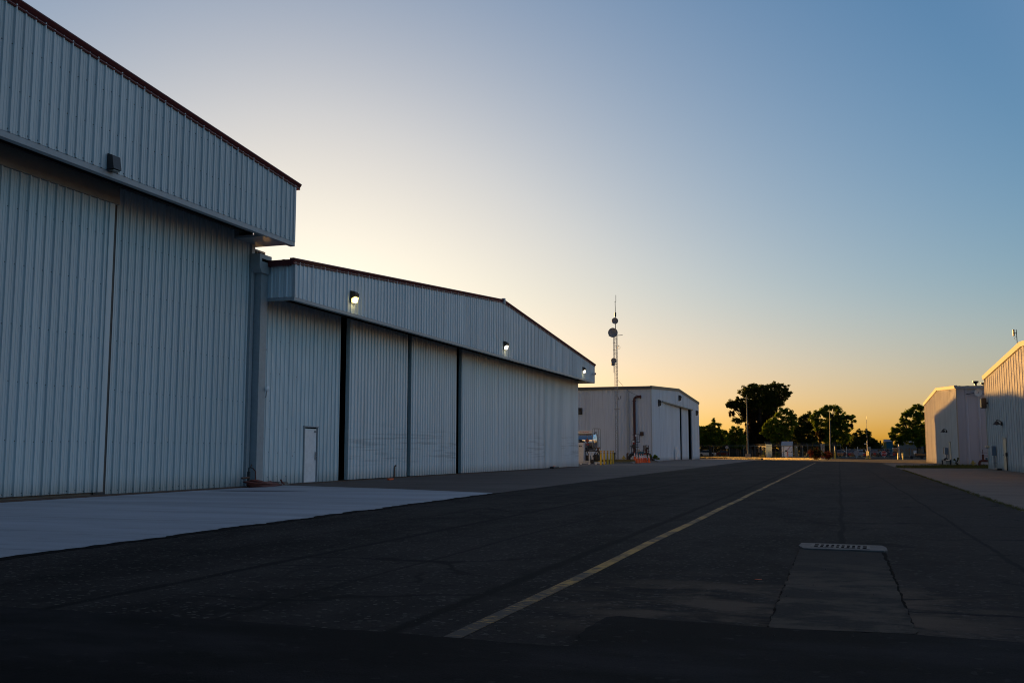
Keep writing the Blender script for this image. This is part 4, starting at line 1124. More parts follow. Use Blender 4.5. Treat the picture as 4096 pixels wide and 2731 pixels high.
# rocks and shrub right of the cones
mb = MB()
for k in range(9):
    cx, cy, s = -20.2 + .125 * k, 111.4 + rng.uniform(-.3, .3) - .4 * (k > 5), .32 - .022 * k
    n = 9; vs = []; fs = []
    for j, (rr, hh) in enumerate(((1, 0), (1.05, .45), (.7, .85), (.15, 1.0))):
        for i in range(n):
            a = 2 * math.pi * i / n
            vs.append((cx + s * rr * math.cos(a) * rng.uniform(.8, 1.1), cy + s * rr * math.sin(a) * rng.uniform(.8, 1.1), .0 + s * 1.1 * hh * rng.uniform(.9, 1.05)))
    for j in range(3):
        for i in range(n): fs.append((j * n + i, j * n + (i + 1) % n, (j + 1) * n + (i + 1) % n, (j + 1) * n + i))
    fs.append(tuple(range(3 * n, 4 * n))); mb.add(vs, fs)
o = mb.build('rock_mound', M['rock'], loc=(-19.7, 111.4, 0)); tag(o, 'low heap of dark rocks at the foot of the far hangar corner', 'rocks')


# ------------------------------------------------------------------ foliage
def leaf_cloud(centers, radii, n_leaf, size, droop=0.0, seed=0):
    g = np.random.default_rng(seed)
    C = np.repeat(centers, n_leaf, 0); Rr = np.repeat(radii, n_leaf, 0)
    d = g.normal(size=C.shape); d /= np.linalg.norm(d, axis=1, keepdims=True)
    P = C + d * Rr * (g.random((len(C), 1)) ** .5)
    a = g.normal(size=P.shape); a /= np.linalg.norm(a, axis=1, keepdims=True)
    b = g.normal(size=P.shape); b -= a * (a * b).sum(1, keepdims=True); b /= np.linalg.norm(b, axis=1, keepdims=True)
    if droop: a[:, 2] *= 1 + droop
    s = size * g.uniform(.6, 1.3, (len(P), 1))
    V = np.stack([P - a * s, P + b * s * .5, P + a * s, P - b * s * .5], 1).reshape(-1, 3)
    return V


def mesh_quads(name, V, m, parent=None, loc=(0, 0, 0)):
    off = ORG[parent.name] if parent else loc
    n = len(V) // 4
    me = bpy.data.meshes.new(name)
    me.vertices.add(len(V)); me.vertices.foreach_set('co', (V - np.array(off)).astype(np.float32).ravel())
    me.loops.add(len(V)); me.loops.foreach_set('vertex_index', np.arange(len(V), dtype=np.int32))
    me.polygons.add(n); me.polygons.foreach_set('loop_start', np.arange(0, len(V), 4, dtype=np.int32))
    me.update(calc_edges=True)
    me.materials.append(m)
    o = bpy.data.objects.new(name, me); COL.objects.link(o); ORG[o.name] = off
    if parent: o.parent = parent
    else: o.location = off
    return o


def blob_clumps(blobs, per, g, cr):
    """blobs: (x, y, z, rx, ry, rz, density); clump centres lie in each blob, mostly near its surface"""
    cs = []; rs = []
    for x, y, z, rx, ry, rz, dn in blobs:
        n = max(3, int(per * dn * (rx * rz + rx * ry + ry * rz) / 3))
        d = g.normal(size=(n, 3)); d /= np.linalg.norm(d, axis=1, keepdims=True)
        q = g.random((n, 1)) ** .38
        k = g.uniform(.86, 1.12, (n, 1)) * np.where(g.random((n, 1)) < .08, 1.22, 1.0)
        cs.append(np.array([x, y, z]) + d * q * k * np.array([rx, ry, rz]))
        rs.append(cr * g.uniform(.55, 1.25, (n, 1)) * np.array([[1, 1, .7]]))
    return np.concatenate(cs), np.concatenate(rs)


def tree(label, base, blobs, trunk_r, m='leaf', per=9, leaf=.20, nl=44, cr=.44, group='trees beyond the fence', seed=1, limbs=7, vines=None, name='tree', zmin=.4, trunk_top=.62):
    g = np.random.default_rng(seed)
    t = thing(name, label, 'tree', base, group)
    B = np.array([(b[0], b[1], b[2], b[3], b[4], b[5], b[6] if len(b) > 6 else 1) for b in blobs])
    cs, rs = blob_clumps([tuple(b) for b in B], per, g, cr)
    k = cs[:, 2] > zmin; cs, rs = cs[k], rs[k]
    V = leaf_cloud(cs, rs, nl, leaf, 0, seed)
    # loose sprays that break the outline
    mesh_quads('crown', V, M[m], t)
    mb = MB(); x, y, z = base
    top = B[:, 2].max(); cx = np.average(B[:, 0], weights=B[:, 3])
    th = z + (top - z) * trunk_top
    mb.tube([(x, y, z - .1), (x + .1, y, z + (th - z) * .4), (x + (cx - x) * .5, y, th)], [trunk_r * 1.2, trunk_r * .85, trunk_r * .5], 9)
    order = g.permutation(len(B))[:limbs]
    for i in order:
        b = B[i]; s0 = g.uniform(.35, .9)
        p0 = np.array([x + (cx - x) * .5 * s0, y, z + (th - z) * s0]); p1 = b[:3]
        mid_ = (p0 + p1) / 2 + g.normal(0, .25, 3)
        mb.tube([tuple(p0), tuple(mid_), tuple(p1)], [trunk_r * .42, trunk_r * .28, trunk_r * .1], 6)
        for q in range(3):
            p2 = b[:3] + np.clip(g.normal(size=3), -1, 1) * b[3:6] * .5
            mb.tube([tuple(mid_), tuple((mid_ + p2) / 2 + g.normal(0, .15, 3)), tuple(p2)], [trunk_r * .16, trunk_r * .1, trunk_r * .03], 5)
    mb.build('trunk', M['bark'], t)
    if vines:
        vb = [tuple(v) + (1.0,) if len(v) == 6 else v for v in vines]
        c2, r2_ = blob_clumps(vb, per * .9, g, cr); k = c2[:, 2] > zmin
        r2_ = r2_ * np.array([[.7, .7, 1.8]])
        mesh_quads('hanging_vines', leaf_cloud(c2[k], r2_[k], nl, leaf, 1.0, seed + 5), M['leaf_vine'], t)
    return t


# each tree is laid out in metres: (x, z, half width, half height)
def lay(Y, lst, depth=.8, dn=1.0):
    return [(x, Y + rng.uniform(-.5, .5), z, w, max(w, h) * depth, h, dn) for x, z, w, h in lst]


def px(Y, X0, x0, kx, Z0, y0, kz, lst, **kw):
    return lay(Y, [(X0 + (x - x0) * kx, Z0 - (y - y0) * kz, rx * kx, ry * kz) for x, y, rx, ry in lst], **kw)


# huge tree with a flat-topped ragged crown
tb = px(225, -12.86, 1300, .01453, 16.38, 165, .01453, [
    (935, 265, 115, 75), (860, 320, 95, 75), (1030, 270, 110, 70), (1180, 290, 130, 80), (1310, 235, 100, 60), (1400, 300, 105, 80), (1480, 370, 70, 60), (1330, 380, 150, 90), (1130, 420, 190, 120), (930, 430, 130, 90),
    (740, 440, 90, 65), (650, 500, 80, 45), (700, 530, 110, 50), (800, 540, 120, 80), (600, 520, 40, 28), (950, 560, 150, 110), (1130, 560, 180, 120), (1290, 500, 130, 80), (1390, 470, 60, 50), (1240, 620, 110, 90), (740, 755, 80, 45), (850, 700, 90, 80)])
tree('huge dark ragged tree with a broad flat top, tallest beyond the fence', (-16.2, 225, 0), tb, .95, 'leaf_dark', per=25, leaf=.18, nl=48, cr=.46, seed=4, limbs=14, trunk_top=.75,
     vines=px(225, -12.86, 1300, .01453, 16.38, 165, .01453, [(980, 760, 90, 180), (940, 950, 110, 180), (1010, 1000, 100, 200), (1170, 760, 60, 190), (1160, 950, 70, 200), (860, 640, 70, 80), (640, 640, 20, 35), (690, 650, 20, 30), (1100, 1080, 140, 110), (1080, 900, 150, 150), (1230, 1020, 90, 120), (900, 1080, 90, 100)]))
tree('feathery green tree just right of the far white hangar', (-28.3, 235, 0), px(235, -27.32, 390, .0152, 8.89, 710, .0152, [
    (388, 775, 28, 58), (350, 830, 60, 50), (430, 850, 60, 55), (280, 860, 70, 50), (300, 930, 110, 75), (430, 930, 80, 70), (200, 900, 80, 80), (480, 950, 75, 55), (560, 950, 55, 50), (350, 1030, 180, 80), (520, 1040, 90, 80), (180, 1020, 120, 90), (60, 900, 120, 90), (60, 1020, 120, 90), (370, 1090, 200, 45)]), .32, 'leaf', per=25, leaf=.18, seed=9)
tree('dense green tree beneath the left side of the huge dark tree', (-20.6, 218, 0), px(218, -20.7, 740, .0143, 4.6, 960, .0143, [
    (700, 860, 50, 40), (690, 930, 70, 55), (780, 900, 70, 70), (650, 1010, 60, 70), (740, 1010, 100, 80), (830, 1010, 60, 90), (690, 1090, 90, 50), (800, 1100, 90, 60)]), .3, 'leaf', per=25, leaf=.17, seed=13)
tree('bright leafy tree behind the white shed, right of the huge tree', (-11.0, 205, 0), px(205, -10.19, 1430, .0134, 9.89, 550, .0134, [
    (1430, 610, 75, 50), (1510, 640, 70, 60), (1380, 680, 70, 55), (1560, 710, 60, 60), (1270, 740, 70, 45), (1330, 780, 110, 60), (1480, 760, 110, 70), (1590, 790, 40, 50), (1190, 810, 60, 55), (1240, 860, 110, 70), (1400, 880, 150, 90), (1150, 910, 55, 60), (1250, 960, 80, 70), (1350, 1000, 100, 70), (1480, 960, 90, 80), (1280, 1050, 60, 40)]), .4, 'leaf', per=25, leaf=.18, seed=21)
tree('dark sparse-topped tree between the shed and the spreading tree', (-8.2, 240, 0), px(240, -6.3, 1810, .0153, 10.53, 600, .0153, [
    (1805, 640, 22, 36), (1760, 690, 50, 38), (1700, 720, 55, 40), (1820, 700, 60, 50), (1690, 800, 100, 70), (1820, 810, 110, 90), (1620, 880, 80, 70), (1720, 920, 150, 100), (1850, 950, 120, 110), (1640, 1010, 110, 80), (1780, 1050, 140, 60)]), .4, 'leaf_dark', per=25, leaf=.18, seed=23)
tree('spreading tree behind the slim pole, its branches drooping to the right', (-.9, 215, 0), px(215, -1.8, 440, .0124, 10.7, 460, .0132, [
    (430, 510, 70, 45), (520, 520, 80, 45), (590, 560, 70, 50), (330, 560, 70, 45), (230, 600, 55, 55), (380, 620, 130, 60), (200, 680, 70, 60), (640, 640, 80, 60), (520, 680, 130, 80), (720, 680, 80, 55), (800, 650, 45, 50), (840, 720, 40, 40), (300, 740, 120, 70), (450, 790, 150, 80), (640, 780, 120, 80), (740, 820, 70, 70), (260, 830, 70, 60), (380, 900, 120, 80), (560, 900, 140, 90), (690, 930, 90, 80), (440, 1000, 110, 80), (610, 1020, 120, 70)]), .42, 'leaf', per=25, leaf=.18, seed=31,
     vines=px(215, -1.8, 440, .0124, 10.7, 460, .0132, [(300, 900, 50, 70), (800, 800, 20, 35), (330, 980, 60, 60)]))
tree('dark twin-topped tree seen over the gate', (6.3, 250, 0), px(250, 4.73, 930, .0142, 6.45, 840, .0142, [
    (925, 895, 48, 50), (870, 930, 45, 40), (960, 960, 70, 50), (1045, 890, 48, 42), (1080, 930, 40, 40), (1040, 980, 80, 60), (850, 1000, 60, 60), (960, 1050, 130, 70), (1110, 1020, 70, 50), (1170, 1060, 50, 45), (1200, 1090, 40, 35), (1080, 1090, 130, 50), (860, 1090, 90, 50)]), .4, 'leaf_dark', per=25, leaf=.18, seed=37)
tree('full green tree on the right behind the cream building', (15.8, 225, 0), px(225, 15.66, 1820, .0128, 11.16, 440, .01325, [
    (1820, 500, 65, 50), (1760, 540, 60, 50), (1900, 530, 80, 55), (1680, 590, 65, 45), (1640, 620, 60, 40), (1780, 620, 110, 60), (1910, 640, 120, 80), (1600, 700, 55, 45), (1660, 740, 90, 55), (1800, 750, 120, 80), (1560, 790, 55, 50), (1450, 860, 55, 40), (1500, 880, 80, 50), (1620, 870, 100, 60), (1420, 940, 45, 50), (1500, 970, 100, 60), (1650, 980, 130, 80), (1800, 900, 150, 90), (1930, 850, 100, 120), (1820, 1030, 180, 80), (1550, 1050, 70, 50), (1960, 1020, 120, 90)]), .5, 'leaf', per=25, leaf=.18, seed=41)
# far conifers on the horizon
for i, (x, h, w) in enumerate(((21.2, 5.4, 1.2), (22.2, 6.4, 1.1), (23.1, 5.2, 1.4), (24.3, 5.6, 1.0))):
    g = np.random.default_rng(50 + i); cs = []; rs = []
    for k in range(60):
        z = g.random() ** 1.2 * h; r = w * (1 - z / h) * g.random() ** .5; a = g.random() * 6.28
        cs.append((x + r * math.cos(a), 600 + r * math.sin(a), z + .5)); rs.append((.4, .4, .5))
    t = thing('conifer', ['low far conifer, leftmost of the tiny group on the horizon beside the teal kiosk', 'tallest far conifer of the tiny group on the horizon', 'broad far conifer in the tiny group on the horizon', 'slim far conifer nearest the teal kiosk'][i], 'tree', (x, 600, 0), 'far conifers on the horizon')
    mesh_quads('crown', leaf_cloud(np.array(cs), np.array(rs), 14, .3, 0, i), M['leaf_far'], t)
    mb = MB(); mb.tube([(x, 600, -.1), (x, 600, h)], [.2, .04], 6); mb.build('trunk', M['bark'], t)
# far hedge line that closes the horizon
g = np.random.default_rng(77); cs = []; rs = []
for k in range(6500):
    x = g.uniform(-75, 60); y = 268 + g.uniform(-7, 7)
    hgt = (6.2 if x < -9 else 4.4 if x < 7 else 1.9 if x < 13 else 4.0) + 1.1 * math.sin(x * .31) + .8 * math.sin(x * .83 + 1)
    cs.append((x, y, g.random() ** .8 * max(1.0, hgt))); rs.append((.8, .8, .6))
kind(mesh_quads('far_treeline', leaf_cloud(np.array(cs), np.array(rs), 16, .30, 0, 3), M['leaf_far']), 'stuff')


def bush(label, base, blobs, m, seed, per=110, leaf=.07, nl=26, cr=.16, cat='bush', name='bush', group=None):
    g = np.random.default_rng(seed); t = thing(name, label, cat, base, group)
    cs, rs = blob_clumps(blobs, per, g, cr); k = cs[:, 2] > base[2] + .03
    mesh_quads('foliage', leaf_cloud(cs[k], rs[k], nl, leaf, 0, seed), M[m], t)
    mb = MB()
    for b in blobs[:5]:
        mb.tube([base, ((base[0] + b[0]) / 2 + .05, (base[1] + b[1]) / 2, (base[2] + b[2]) / 2), b[:3]], [.04, .03, .012], 5)
    mb.build('stems', M['bark'], t)
    return t


BG = 'red flowering bushes along the far verge'
bush('largest red flowering bush at the end of the yellow line', (-2.9, 145, .03), [(-3.3, 145, .9, .7, .6, .6, 1), (-2.5, 145, .85, .75, .6, .55, 1), (-3.0, 145, 1.3, .6, .5, .42, 1), (-3.75, 145, 1.1, .35, .4, .4, 1), (-2.1, 145, .6, .45, .5, .45, 1), (-3.1, 145, .45, .75, .6, .4, 1)], 'leaf_red', 61, group=BG)
bush('low dark flowering bush behind the largest one', (-1.5, 150, .03), [(-1.55, 150, .75, .5, .5, .45, 1), (-1.1, 150, .7, .4, .4, .4, 1), (-1.9, 150, .5, .5, .4, .4, 1), (-1.4, 150, .35, .5, .5, .3, 1)], 'leaf_red', 62, group=BG)
bush('small round flowering bush beside the light pole', (-14.35, 190, .03), [(-14.4, 190, .55, .55, .5, .5, 1), (-14.1, 190, .6, .45, .4, .4, 1), (-14.75, 190, .5, .3, .4, .35, 1)], 'leaf_red', 63, per=40, group=BG)
bush('small green shrub in the slatted enclosure', (-10.6, 185, .03), [(-10.7, 185, .7, .45, .4, .5, 1), (-10.3, 185, .45, .4, .4, .35, 1)], 'leaf', 64, per=35)
bush('tall weedy shrub at the enclosure corner', (-12.9, 187, .03), [(-12.9, 187, .6, .35, .4, .6, 1), (-12.6, 187, .3, .35, .3, .3, 1)], 'leaf', 65, per=35)
bush('spiky weed against the corner of the farther right building', (8.75, 86, .01), [(8.78, 86, .2, .22, .2, .2, 1.2), (8.72, 86, .45, .12, .15, .22, 1), (8.85, 86, .6, .08, .1, .12, 1), (8.62, 86, .55, .06, .08, .1, 1)], 'weed', 66, per=90, leaf=.05, cr=.07, cat='weed', name='weed')
bush('dark pointed-leaf shrub right of the traffic cones', (-19.8, 111.2, .2), [(-20.0, 111, .75, .3, .25, .18, .9), (-19.6, 111, .55, .32, .25, .2, .9), (-19.25, 111, .55, .25, .2, .16, .9), (-19.45, 111, .7, .2, .2, .12, .8), (-19.15, 111, .38, .12, .2, .16, .8), (-20.15, 111, .55, .2, .2, .2, .8)], 'leaf', 67, per=55, leaf=.13, nl=9, cr=.14, cat='shrub', name='shrub')
# grass stuff
def blades(name, pts, h, w, m, seed):
    g = np.random.default_rng(seed); P = np.array(pts); n = len(P)
    a = g.uniform(0, 6.28, n); lean = g.normal(0, .35, (n, 2)); hh = h * g.uniform(.4, 1.3, n)
    dx = np.stack([np.cos(a), np.sin(a), 0 * a], 1) * w
    tip = P + np.stack([lean[:, 0] * hh, lean[:, 1] * hh, hh], 1)
    V = np.stack([P - dx, P + dx, tip + dx * .2, tip - dx * .2], 1).reshape(-1, 3)
    return kind(mesh_quads(name, V, M[m]), 'stuff')
g = np.random.default_rng(5)
pts = []
while len(pts) < 9000:
    y = g.uniform(77.3, 88.4); x = g.uniform(4.0, 20)
    if x < 9 and y > 81.8 + max(0, (x - 4.05)) * 1.25: continue
    if math.sin(x * 2.1 + y) + math.sin(y * 1.3 - x) + g.normal(0, .8) < -.3: continue
    pts.append((x, y, .01))
blades('weeds', pts, .16, .02, 'weed', 6)
pts = []
while len(pts) < 5200:
    y = g.uniform(95.5, 118.3); x = g.uniform(-25.8, -19.3)
    if x > -19.6 - (y - 97.6) * .125 or (y < 97.6 and x > -20.9 + (y - 96) * .9): continue
    pts.append((x, y, .15))
blades('dry_tufts', pts, .12, .02, 'straw_dull', 7)
pts = []
while len(pts) < 9000:
    y = g.uniform(143, 196); x = g.uniform(-50, -2.6)
    if y < 164.6 and x < -21.6 + (164.6 - y) * .57: continue
    if y > 178 and x > -3.5 - (y - 178) * .66: continue
    pts.append((x, y, .03))
blades('dry_grass', pts, .13, .035, 'straw', 8)
pts = [(x + g.normal(0, .2), y + g.normal(0, .3), .02) for x, y in ([(-12.9, 186), (-12.5, 184), (-11, 184), (-9.6, 183), (-13.3, 185), (-7, 183), (-5, 182), (-4, 181)] * 70)]
blades('tall_weeds', pts[::2], .5, .025, 'straw_dull', 9)
pts = [(x, y + g.normal(0, .05), .004) for x, y in [(3.45 + .0085 * (yy - 20) + g.normal(0, .05), yy) for yy in g.uniform(14, 70, 2200)]]
blades('edge_weeds', pts, .045, .01, 'weed', 10)

# ------------------------------------------------------------------ radio mast
t = thing('radio_mast', 'slender lattice radio mast with round dishes and a whip antenna', 'mast', (-24.75, 116, .1))
mb = MB(); x0, y0 = -24.75, 116
LT = 15.0; leg = [(x0 - .17, y0 - .1), (x0 + .17, y0 - .1), (x0, y0 + .2)]
for lx, ly in leg: mb.tube([(lx, ly, .1), (lx + .02, ly, LT)], .026, 6)
z = .15; k = 0
while z < LT - .4:
    for i in range(3):
        a = leg[i]; b = leg[(i + 1) % 3]
        if k % 2: a, b = b, a
        mb.tube([(a[0], a[1], z), (b[0], b[1], z + .42)], .012, 4, cap=False); mb.tube([(leg[i][0], leg[i][1], z), (leg[(i + 1) % 3][0], leg[(i + 1) % 3][1], z)], .012, 4, cap=False)
    z += .42; k += 1
for i in range(3): mb.tube([(leg[i][0], leg[i][1], LT), (x0 - .02, y0, LT + .75)], .02, 5)
mb.bar((x0 - .26, y0 - .12, 6.15), (x0 + .38, y0 - .12, 6.15), .06)
mb.tube([(x0 - .23, y0 - .2, 10.4), (x0 - .23, y0 - .2, 15.0)], .035, 6)
for z in (12.6, 13.1, 13.95): mb.bar((x0 - .32, y0 - .2, z), (x0, y0 - .2, z), .035)
mb.build('lattice', M['grey_metal'], t)
mb = MB(); mb.tube([(x0 - .02, y0, LT), (x0 - .02, y0, 17.15)], .045, 7); mb.tube([(x0 - .02, y0, 17.1), (x0 - .02, y0, 17.6)], .10, 8); mb.tube([(x0 - .02, y0, 17.6), (x0 - .04, y0, 18.95)], .035, 6); mb.bar((x0 - .1, y0, 18.92), (x0 + .06, y0, 18.92), .06); mb.tube([(x0 + .05, y0, 18.92), (x0 + .06, y0, 19.7)], .03, 6); mb.build('whip', M['black_metal'], t)
mb = MB(); mb.tube([(x0 - .86, y0, 14.83), (x0 + .82, y0, 14.87)], .04, 6); mb.build('crossbar', M['grey_metal'], t)
def mdish(x, z, r):
    mb = MB(); mb.lathe([(r * .2, .32), (r, .22), (r * 1.02, .02), (r * .98, 0), (r * .85, .05), (r * .3, .12), (.02, .13)][::-1], (x, y0 - .55, z), 28, 0, 'y'); mb.lathe([(.05, -.08), (.03, .1)], (x, y0 - .55, z), 8, 0, 'y'); mb.bar((x, y0 - .3, z), (x0, y0, z), .07)
    mb.build('dish', M['dish'], t, smooth=True)
for x, z, r in ((-24.74, 16.55, .37), (-25.0, 15.15, .56), (-24.93, 11.82, .32), (-25.03, 11.42, .21)): mdish(x, z, r)
mb = MB(); mb.tube([(x0 + .36 + .15 * math.cos(a), y0, 13.4 + .15 * math.sin(a)) for a in np.linspace(0, 6.28, 14)], .018, 5); mb.tube([(x0 + .3, y0, 13.5), (x0 + .36, y0, 13.7)], .035, 5)
mb.tube([(x0 + .17, y0, 7.6), (x0 + .3, y0 - .1, 7.2), (x0 + .48, y0 - .1, 7.35), (x0 + .55, y0 - .1, 7.7)], .03, 5); mb.build('cable_loop', M['black_metal'], t)
mb = MB(); mb.tube([(x0 + .17, y0, 9.6), (x0 + .75, y0 + .7, 8.75), (x0 + 1.4, y0 + 1.4, 8.15), (x0 + 2.3, y0 + 2.3, 7.72)], .016, 5); mb.build('guy_cable', M['black_metal'], t)

# ------------------------------------------------------------------ fuel tank unit
t = thing('fuel_tank', 'polished fuel tank unit with pipework on a white skid beyond the second hangar', 'tank', (-22.4, 90, 0))
cy, cz, r = 90.4, 2.06, .80
mb = MB(); mb.lathe([(.05, .20), (.35, .17), (.62, .08), (r, -.02), (r, -4.6), (.5, -4.8)][::-1], (-21.35, cy, cz), 36, 0, 'x'); mb.build('tank', M['chrome'], t, smooth=True)
mb = MB(); mb.lathe([(r + .02, 0), (r + .02, -.07)], (-21.38, cy, cz), 36, 0, 'x'); mb.lathe([(r + .015, 0), (r + .015, -.05)], (-21.9, cy, cz), 36, 0, 'x'); mb.build('tank_band', M['grey_metal'], t, smooth=True)
mb = MB(); mb.box(-26, -21.5, cy - .5, cy - .46, 2.80, 3.08); mb.box(-26, -21.5, cy - .46, cy + .5, 2.80, 2.86); mb.build('sign_board', M['white_metal'], t)
sb = t.children[-1]
text('NO SMOKING', .14, (-22.24, cy - .505, 2.94), (R(90), 0, 0), M['red'], sb)
mb = MB(); mb.prism([(-.2, 0), (0, -.2), (.2, 0), (0, .2)], -.008, .008, 'y') if False else None
pl = [(-21.89 + dx, 2.17 + dz) for dx, dz in ((-.21, 0), (0, -.21), (.21, 0), (0, .21))]
mb.add([(p[0], cy - .83, p[1]) for p in pl] + [(p[0], cy - .80, p[1]) for p in pl], [(0, 1, 2, 3), (7, 6, 5, 4), (0, 4, 5, 1), (1, 5, 6, 2), (2, 6, 7, 3), (3, 7, 4, 0)])
mb.build('hazard_placard', paint('faded red placard', (.28, .055, .025), .5), t); pc = t.children[-1]
text('1863', .12, (-21.89, cy - .835, 2.17), (R(90), 0, 0), M['black_metal'], pc)
mb = MB(); mb.box(-22.01, -21.74, cy - .80, cy - .785, 1.76, 1.86); mb.build('warning_label', M['red'], t)
mb = MB(); mb.bevbox(-24.2, -22.07, cy - 1.35, cy - .85, .25, 1.98, .04); cab = mb.build('cabinet', M['white_metal'], t)
mb = MB(); mb.box(-22.52, -22.28, cy - 1.365, cy - 1.352, 1.6, 1.73); mb.build('label_plate', M['black_metal'], cab)
text('A', .13, (-22.40, cy - 1.372, 1.665), (R(90), 0, 0), M['reflect'], cab)
mb = MB(); mb.tube([(-22.8, cy - 1.2, 1.98), (-22.6, cy - 1.2, 2.2), (-22.3, cy - 1.1, 2.2)], .08, 8); mb.bevbox(-22.55, -22.2, cy - 1.2, cy - .9, 1.98, 2.1, .03); mb.build('pump_cap', M['black_metal'], t)
for x in (-22.29, -21.63, -21.37):
    mb = MB(); mb.box(x - .045, x + .045, cy - 1.15, cy - 1.06, .16, 1.10 if x > -22 else 1.2); mb.build('skid_post', M['white_metal'], t)
mb = MB()
mb.box(-26, -20.55, cy - 1.3, cy - 1.2, .12, .22); mb.box(-26, -20.6, cy + .9, cy + 1.0, .12, .22); mb.box(-20.65, -20.55, cy - 1.2, cy + .9, .12, .20)
for x in (-22.4, -21.6, -21.0): mb.box(x - .08, x + .08, cy - 1.32, cy - 1.18, .0, .12)
mb.box(-22.1, -21.2, cy - 1.28, cy - 1.22, .30, .36)
mb.build('skid_frame', M['white_metal'], t)
mb = MB()
mb.bar((-22.4, cy - 1.0, 1.24), (-20.85, cy - 1.0, 1.22), .09); mb.bar((-21.95, cy - 1.0, 1.45), (-21.0, cy - 1.0, 1.5), .05); mb.bar((-21.9, cy - .95, 1.25), (-21.6, cy - .95, .6), .07); mb.bar((-21.5, cy - .9, .5), (-21.0, cy - .9, 1.2), .06)
mb.tube([(-22.0, cy - .9, .35), (-22.0, cy - .9, 1.3), (-21.7, cy - .9, 1.3)], .05, 8); mb.tube([(-21.0, cy - 1, .3), (-20.95, cy - 1, .9), (-20.75, cy - 1, 1.25)], .05, 8)
mb.bevbox(-22.05, -21.68, cy - .95, cy - .3, .35, .85, .06); mb.bevbox(-21.3, -20.8, cy - 1.0, cy - .2, .32, .95, .1); mb.lathe([(.16, -.1), (.2, 0), (.16, .1)], (-21.3, cy - 1.35, .28), 14, 0, 'y')
for a in (-21.75, -21.2): mb.lathe([(.2, -.06), (.22, 0), (.2, .06)], (a, cy - .9, .6), 14, 0, 'x')
mb.tube([(-20.75, cy - 1, 1.25), (-20.65, cy - 1, .8), (-20.75, cy - 1, .35)], .04, 8)
mb.build('pump_gear', M['black_metal'], t)
mb = MB(); mb.bevbox(-20.98, -20.68, cy - 1.05, cy - .75, 1.46, 1.56, .03); mb.tube([(-20.9, cy - .9, 1.15), (-20.85, cy - .9, 1.45)], .09, 8); mb.build('red_valve', M['rust'], t)
mb = MB()
for yy in (cy - .45, cy + .25):
    mb.tube([(-21.45, yy, 2.85), (-21.45, yy, 3.22), (-21.40, yy, 3.28), (-20.96, yy, 3.28), (-20.90, yy, 3.22), (-20.90, yy, 2.7), (-20.88, yy, 1.3)], .025, 7)
for z in (1.6, 1.9, 2.2, 2.5): mb.tube([(-20.89, cy - .45, z), (-20.89, cy + .25, z)], .018, 6)
mb.tube([(-21.05, cy - .3, 1.2), (-21.05, cy - .3, 2.75)], .035, 6); mb.lathe([(.15, 0), (.15, .1), (.08, .14)], (-21.3, cy, 2.83), 12)
mb.build('ladder_rail', M['grey_metal'], t)

# ------------------------------------------------------------------ drain
t = thing('drain', 'slotted iron storm drain set in a concrete collar in the road', 'drain', (0, 13.2, 0))
mb = MB(); c0 = [(-.49, 12.86), (-.46, 12.77), (.44, 12.69), (.475, 12.72), (.50, 12.98), (.475, 13.03), (-.43, 13.16), (-.46, 13.13)]
c0 = [(-.52, 13.22), (-.45, 12.87), (.465, 12.82), (.51, 12.90), (.51, 13.27), (.47, 13.53), (-.36, 13.62), (-.50, 13.62)]
mb.prism(c0, 0, .030); mb.build('collar', M['collar'], t)
ang = math.atan2(-.13, .69)
def rotp(u, v): return (-.025 + u * math.cos(ang) - v * math.sin(ang) * .2, 13.215 + u * math.sin(ang) + v)
def qbox(mb, u0, u1, v0, v1, z0, z1, mat=0):
    mb.prism([rotp(u0, v0), rotp(u1, v0), rotp(u1, v1), rotp(u0, v1)], z0, z1, 'z', mat)
mb = MB(); qbox(mb, -.352, .352, -.205, .205, .0300, .0312, 1)  # black plate just below the bars stands in for the dark pit
qbox(mb, -.352, .352, -.205, -.18, .0313, .0335); qbox(mb, -.352, .352, .18, .205, .0313, .0335); qbox(mb, -.352, .352, -.018, .018, .0313, .0332)
qbox(mb, -.352, -.313, -.18, .18, .0313, .0333); qbox(mb, .313, .352, -.18, .18, .0313, .0333)
for k in range(9):
    u = -.251 + k * .0628
    qbox(mb, u - .0135, u + .0135, -.18, .18, .0313, .0330)
mb.build('grate', [M['iron'], M['dark']], t)
mb = MB(); mb.box(-.79, -.73, 9.78, 9.80, .008, .013)
o = mb.build('litter', M['orange'], loc=(-.72, 9.8, 0)); tag(o, 'tiny orange scrap lying on the road left of the trench patch', 'litter')

# ------------------------------------------------------------------ far verge and gate
for x0, x1, ya, yb, lab in ((-21.5, -16.9, 164.4, 159.8, 'dark wheel stop kerb nearest the far white hangar'), (-16.6, -10.3, 159.3, 145.0, 'dark wheel stop kerb ending beside the yellow line')):
    mb = MB(); d = Vector((x1 - x0, yb - ya, 0)).normalized(); nrm = Vector((-d.y, d.x, 0)) * .15
    a = Vector((x0, ya, 0)); b = Vector((x1, yb, 0))
    mb.prism([tuple((a - nrm)[:2]), tuple((b - nrm)[:2]), tuple((b + nrm)[:2]), tuple((a + nrm)[:2])], 0, .24)
    o = mb.build('kerb_log', M['kerb_dark'], loc=((x0 + x1) / 2, (ya + yb) / 2, 0)); tag(o, lab, 'kerb', 'dark kerbs along the dry verge')

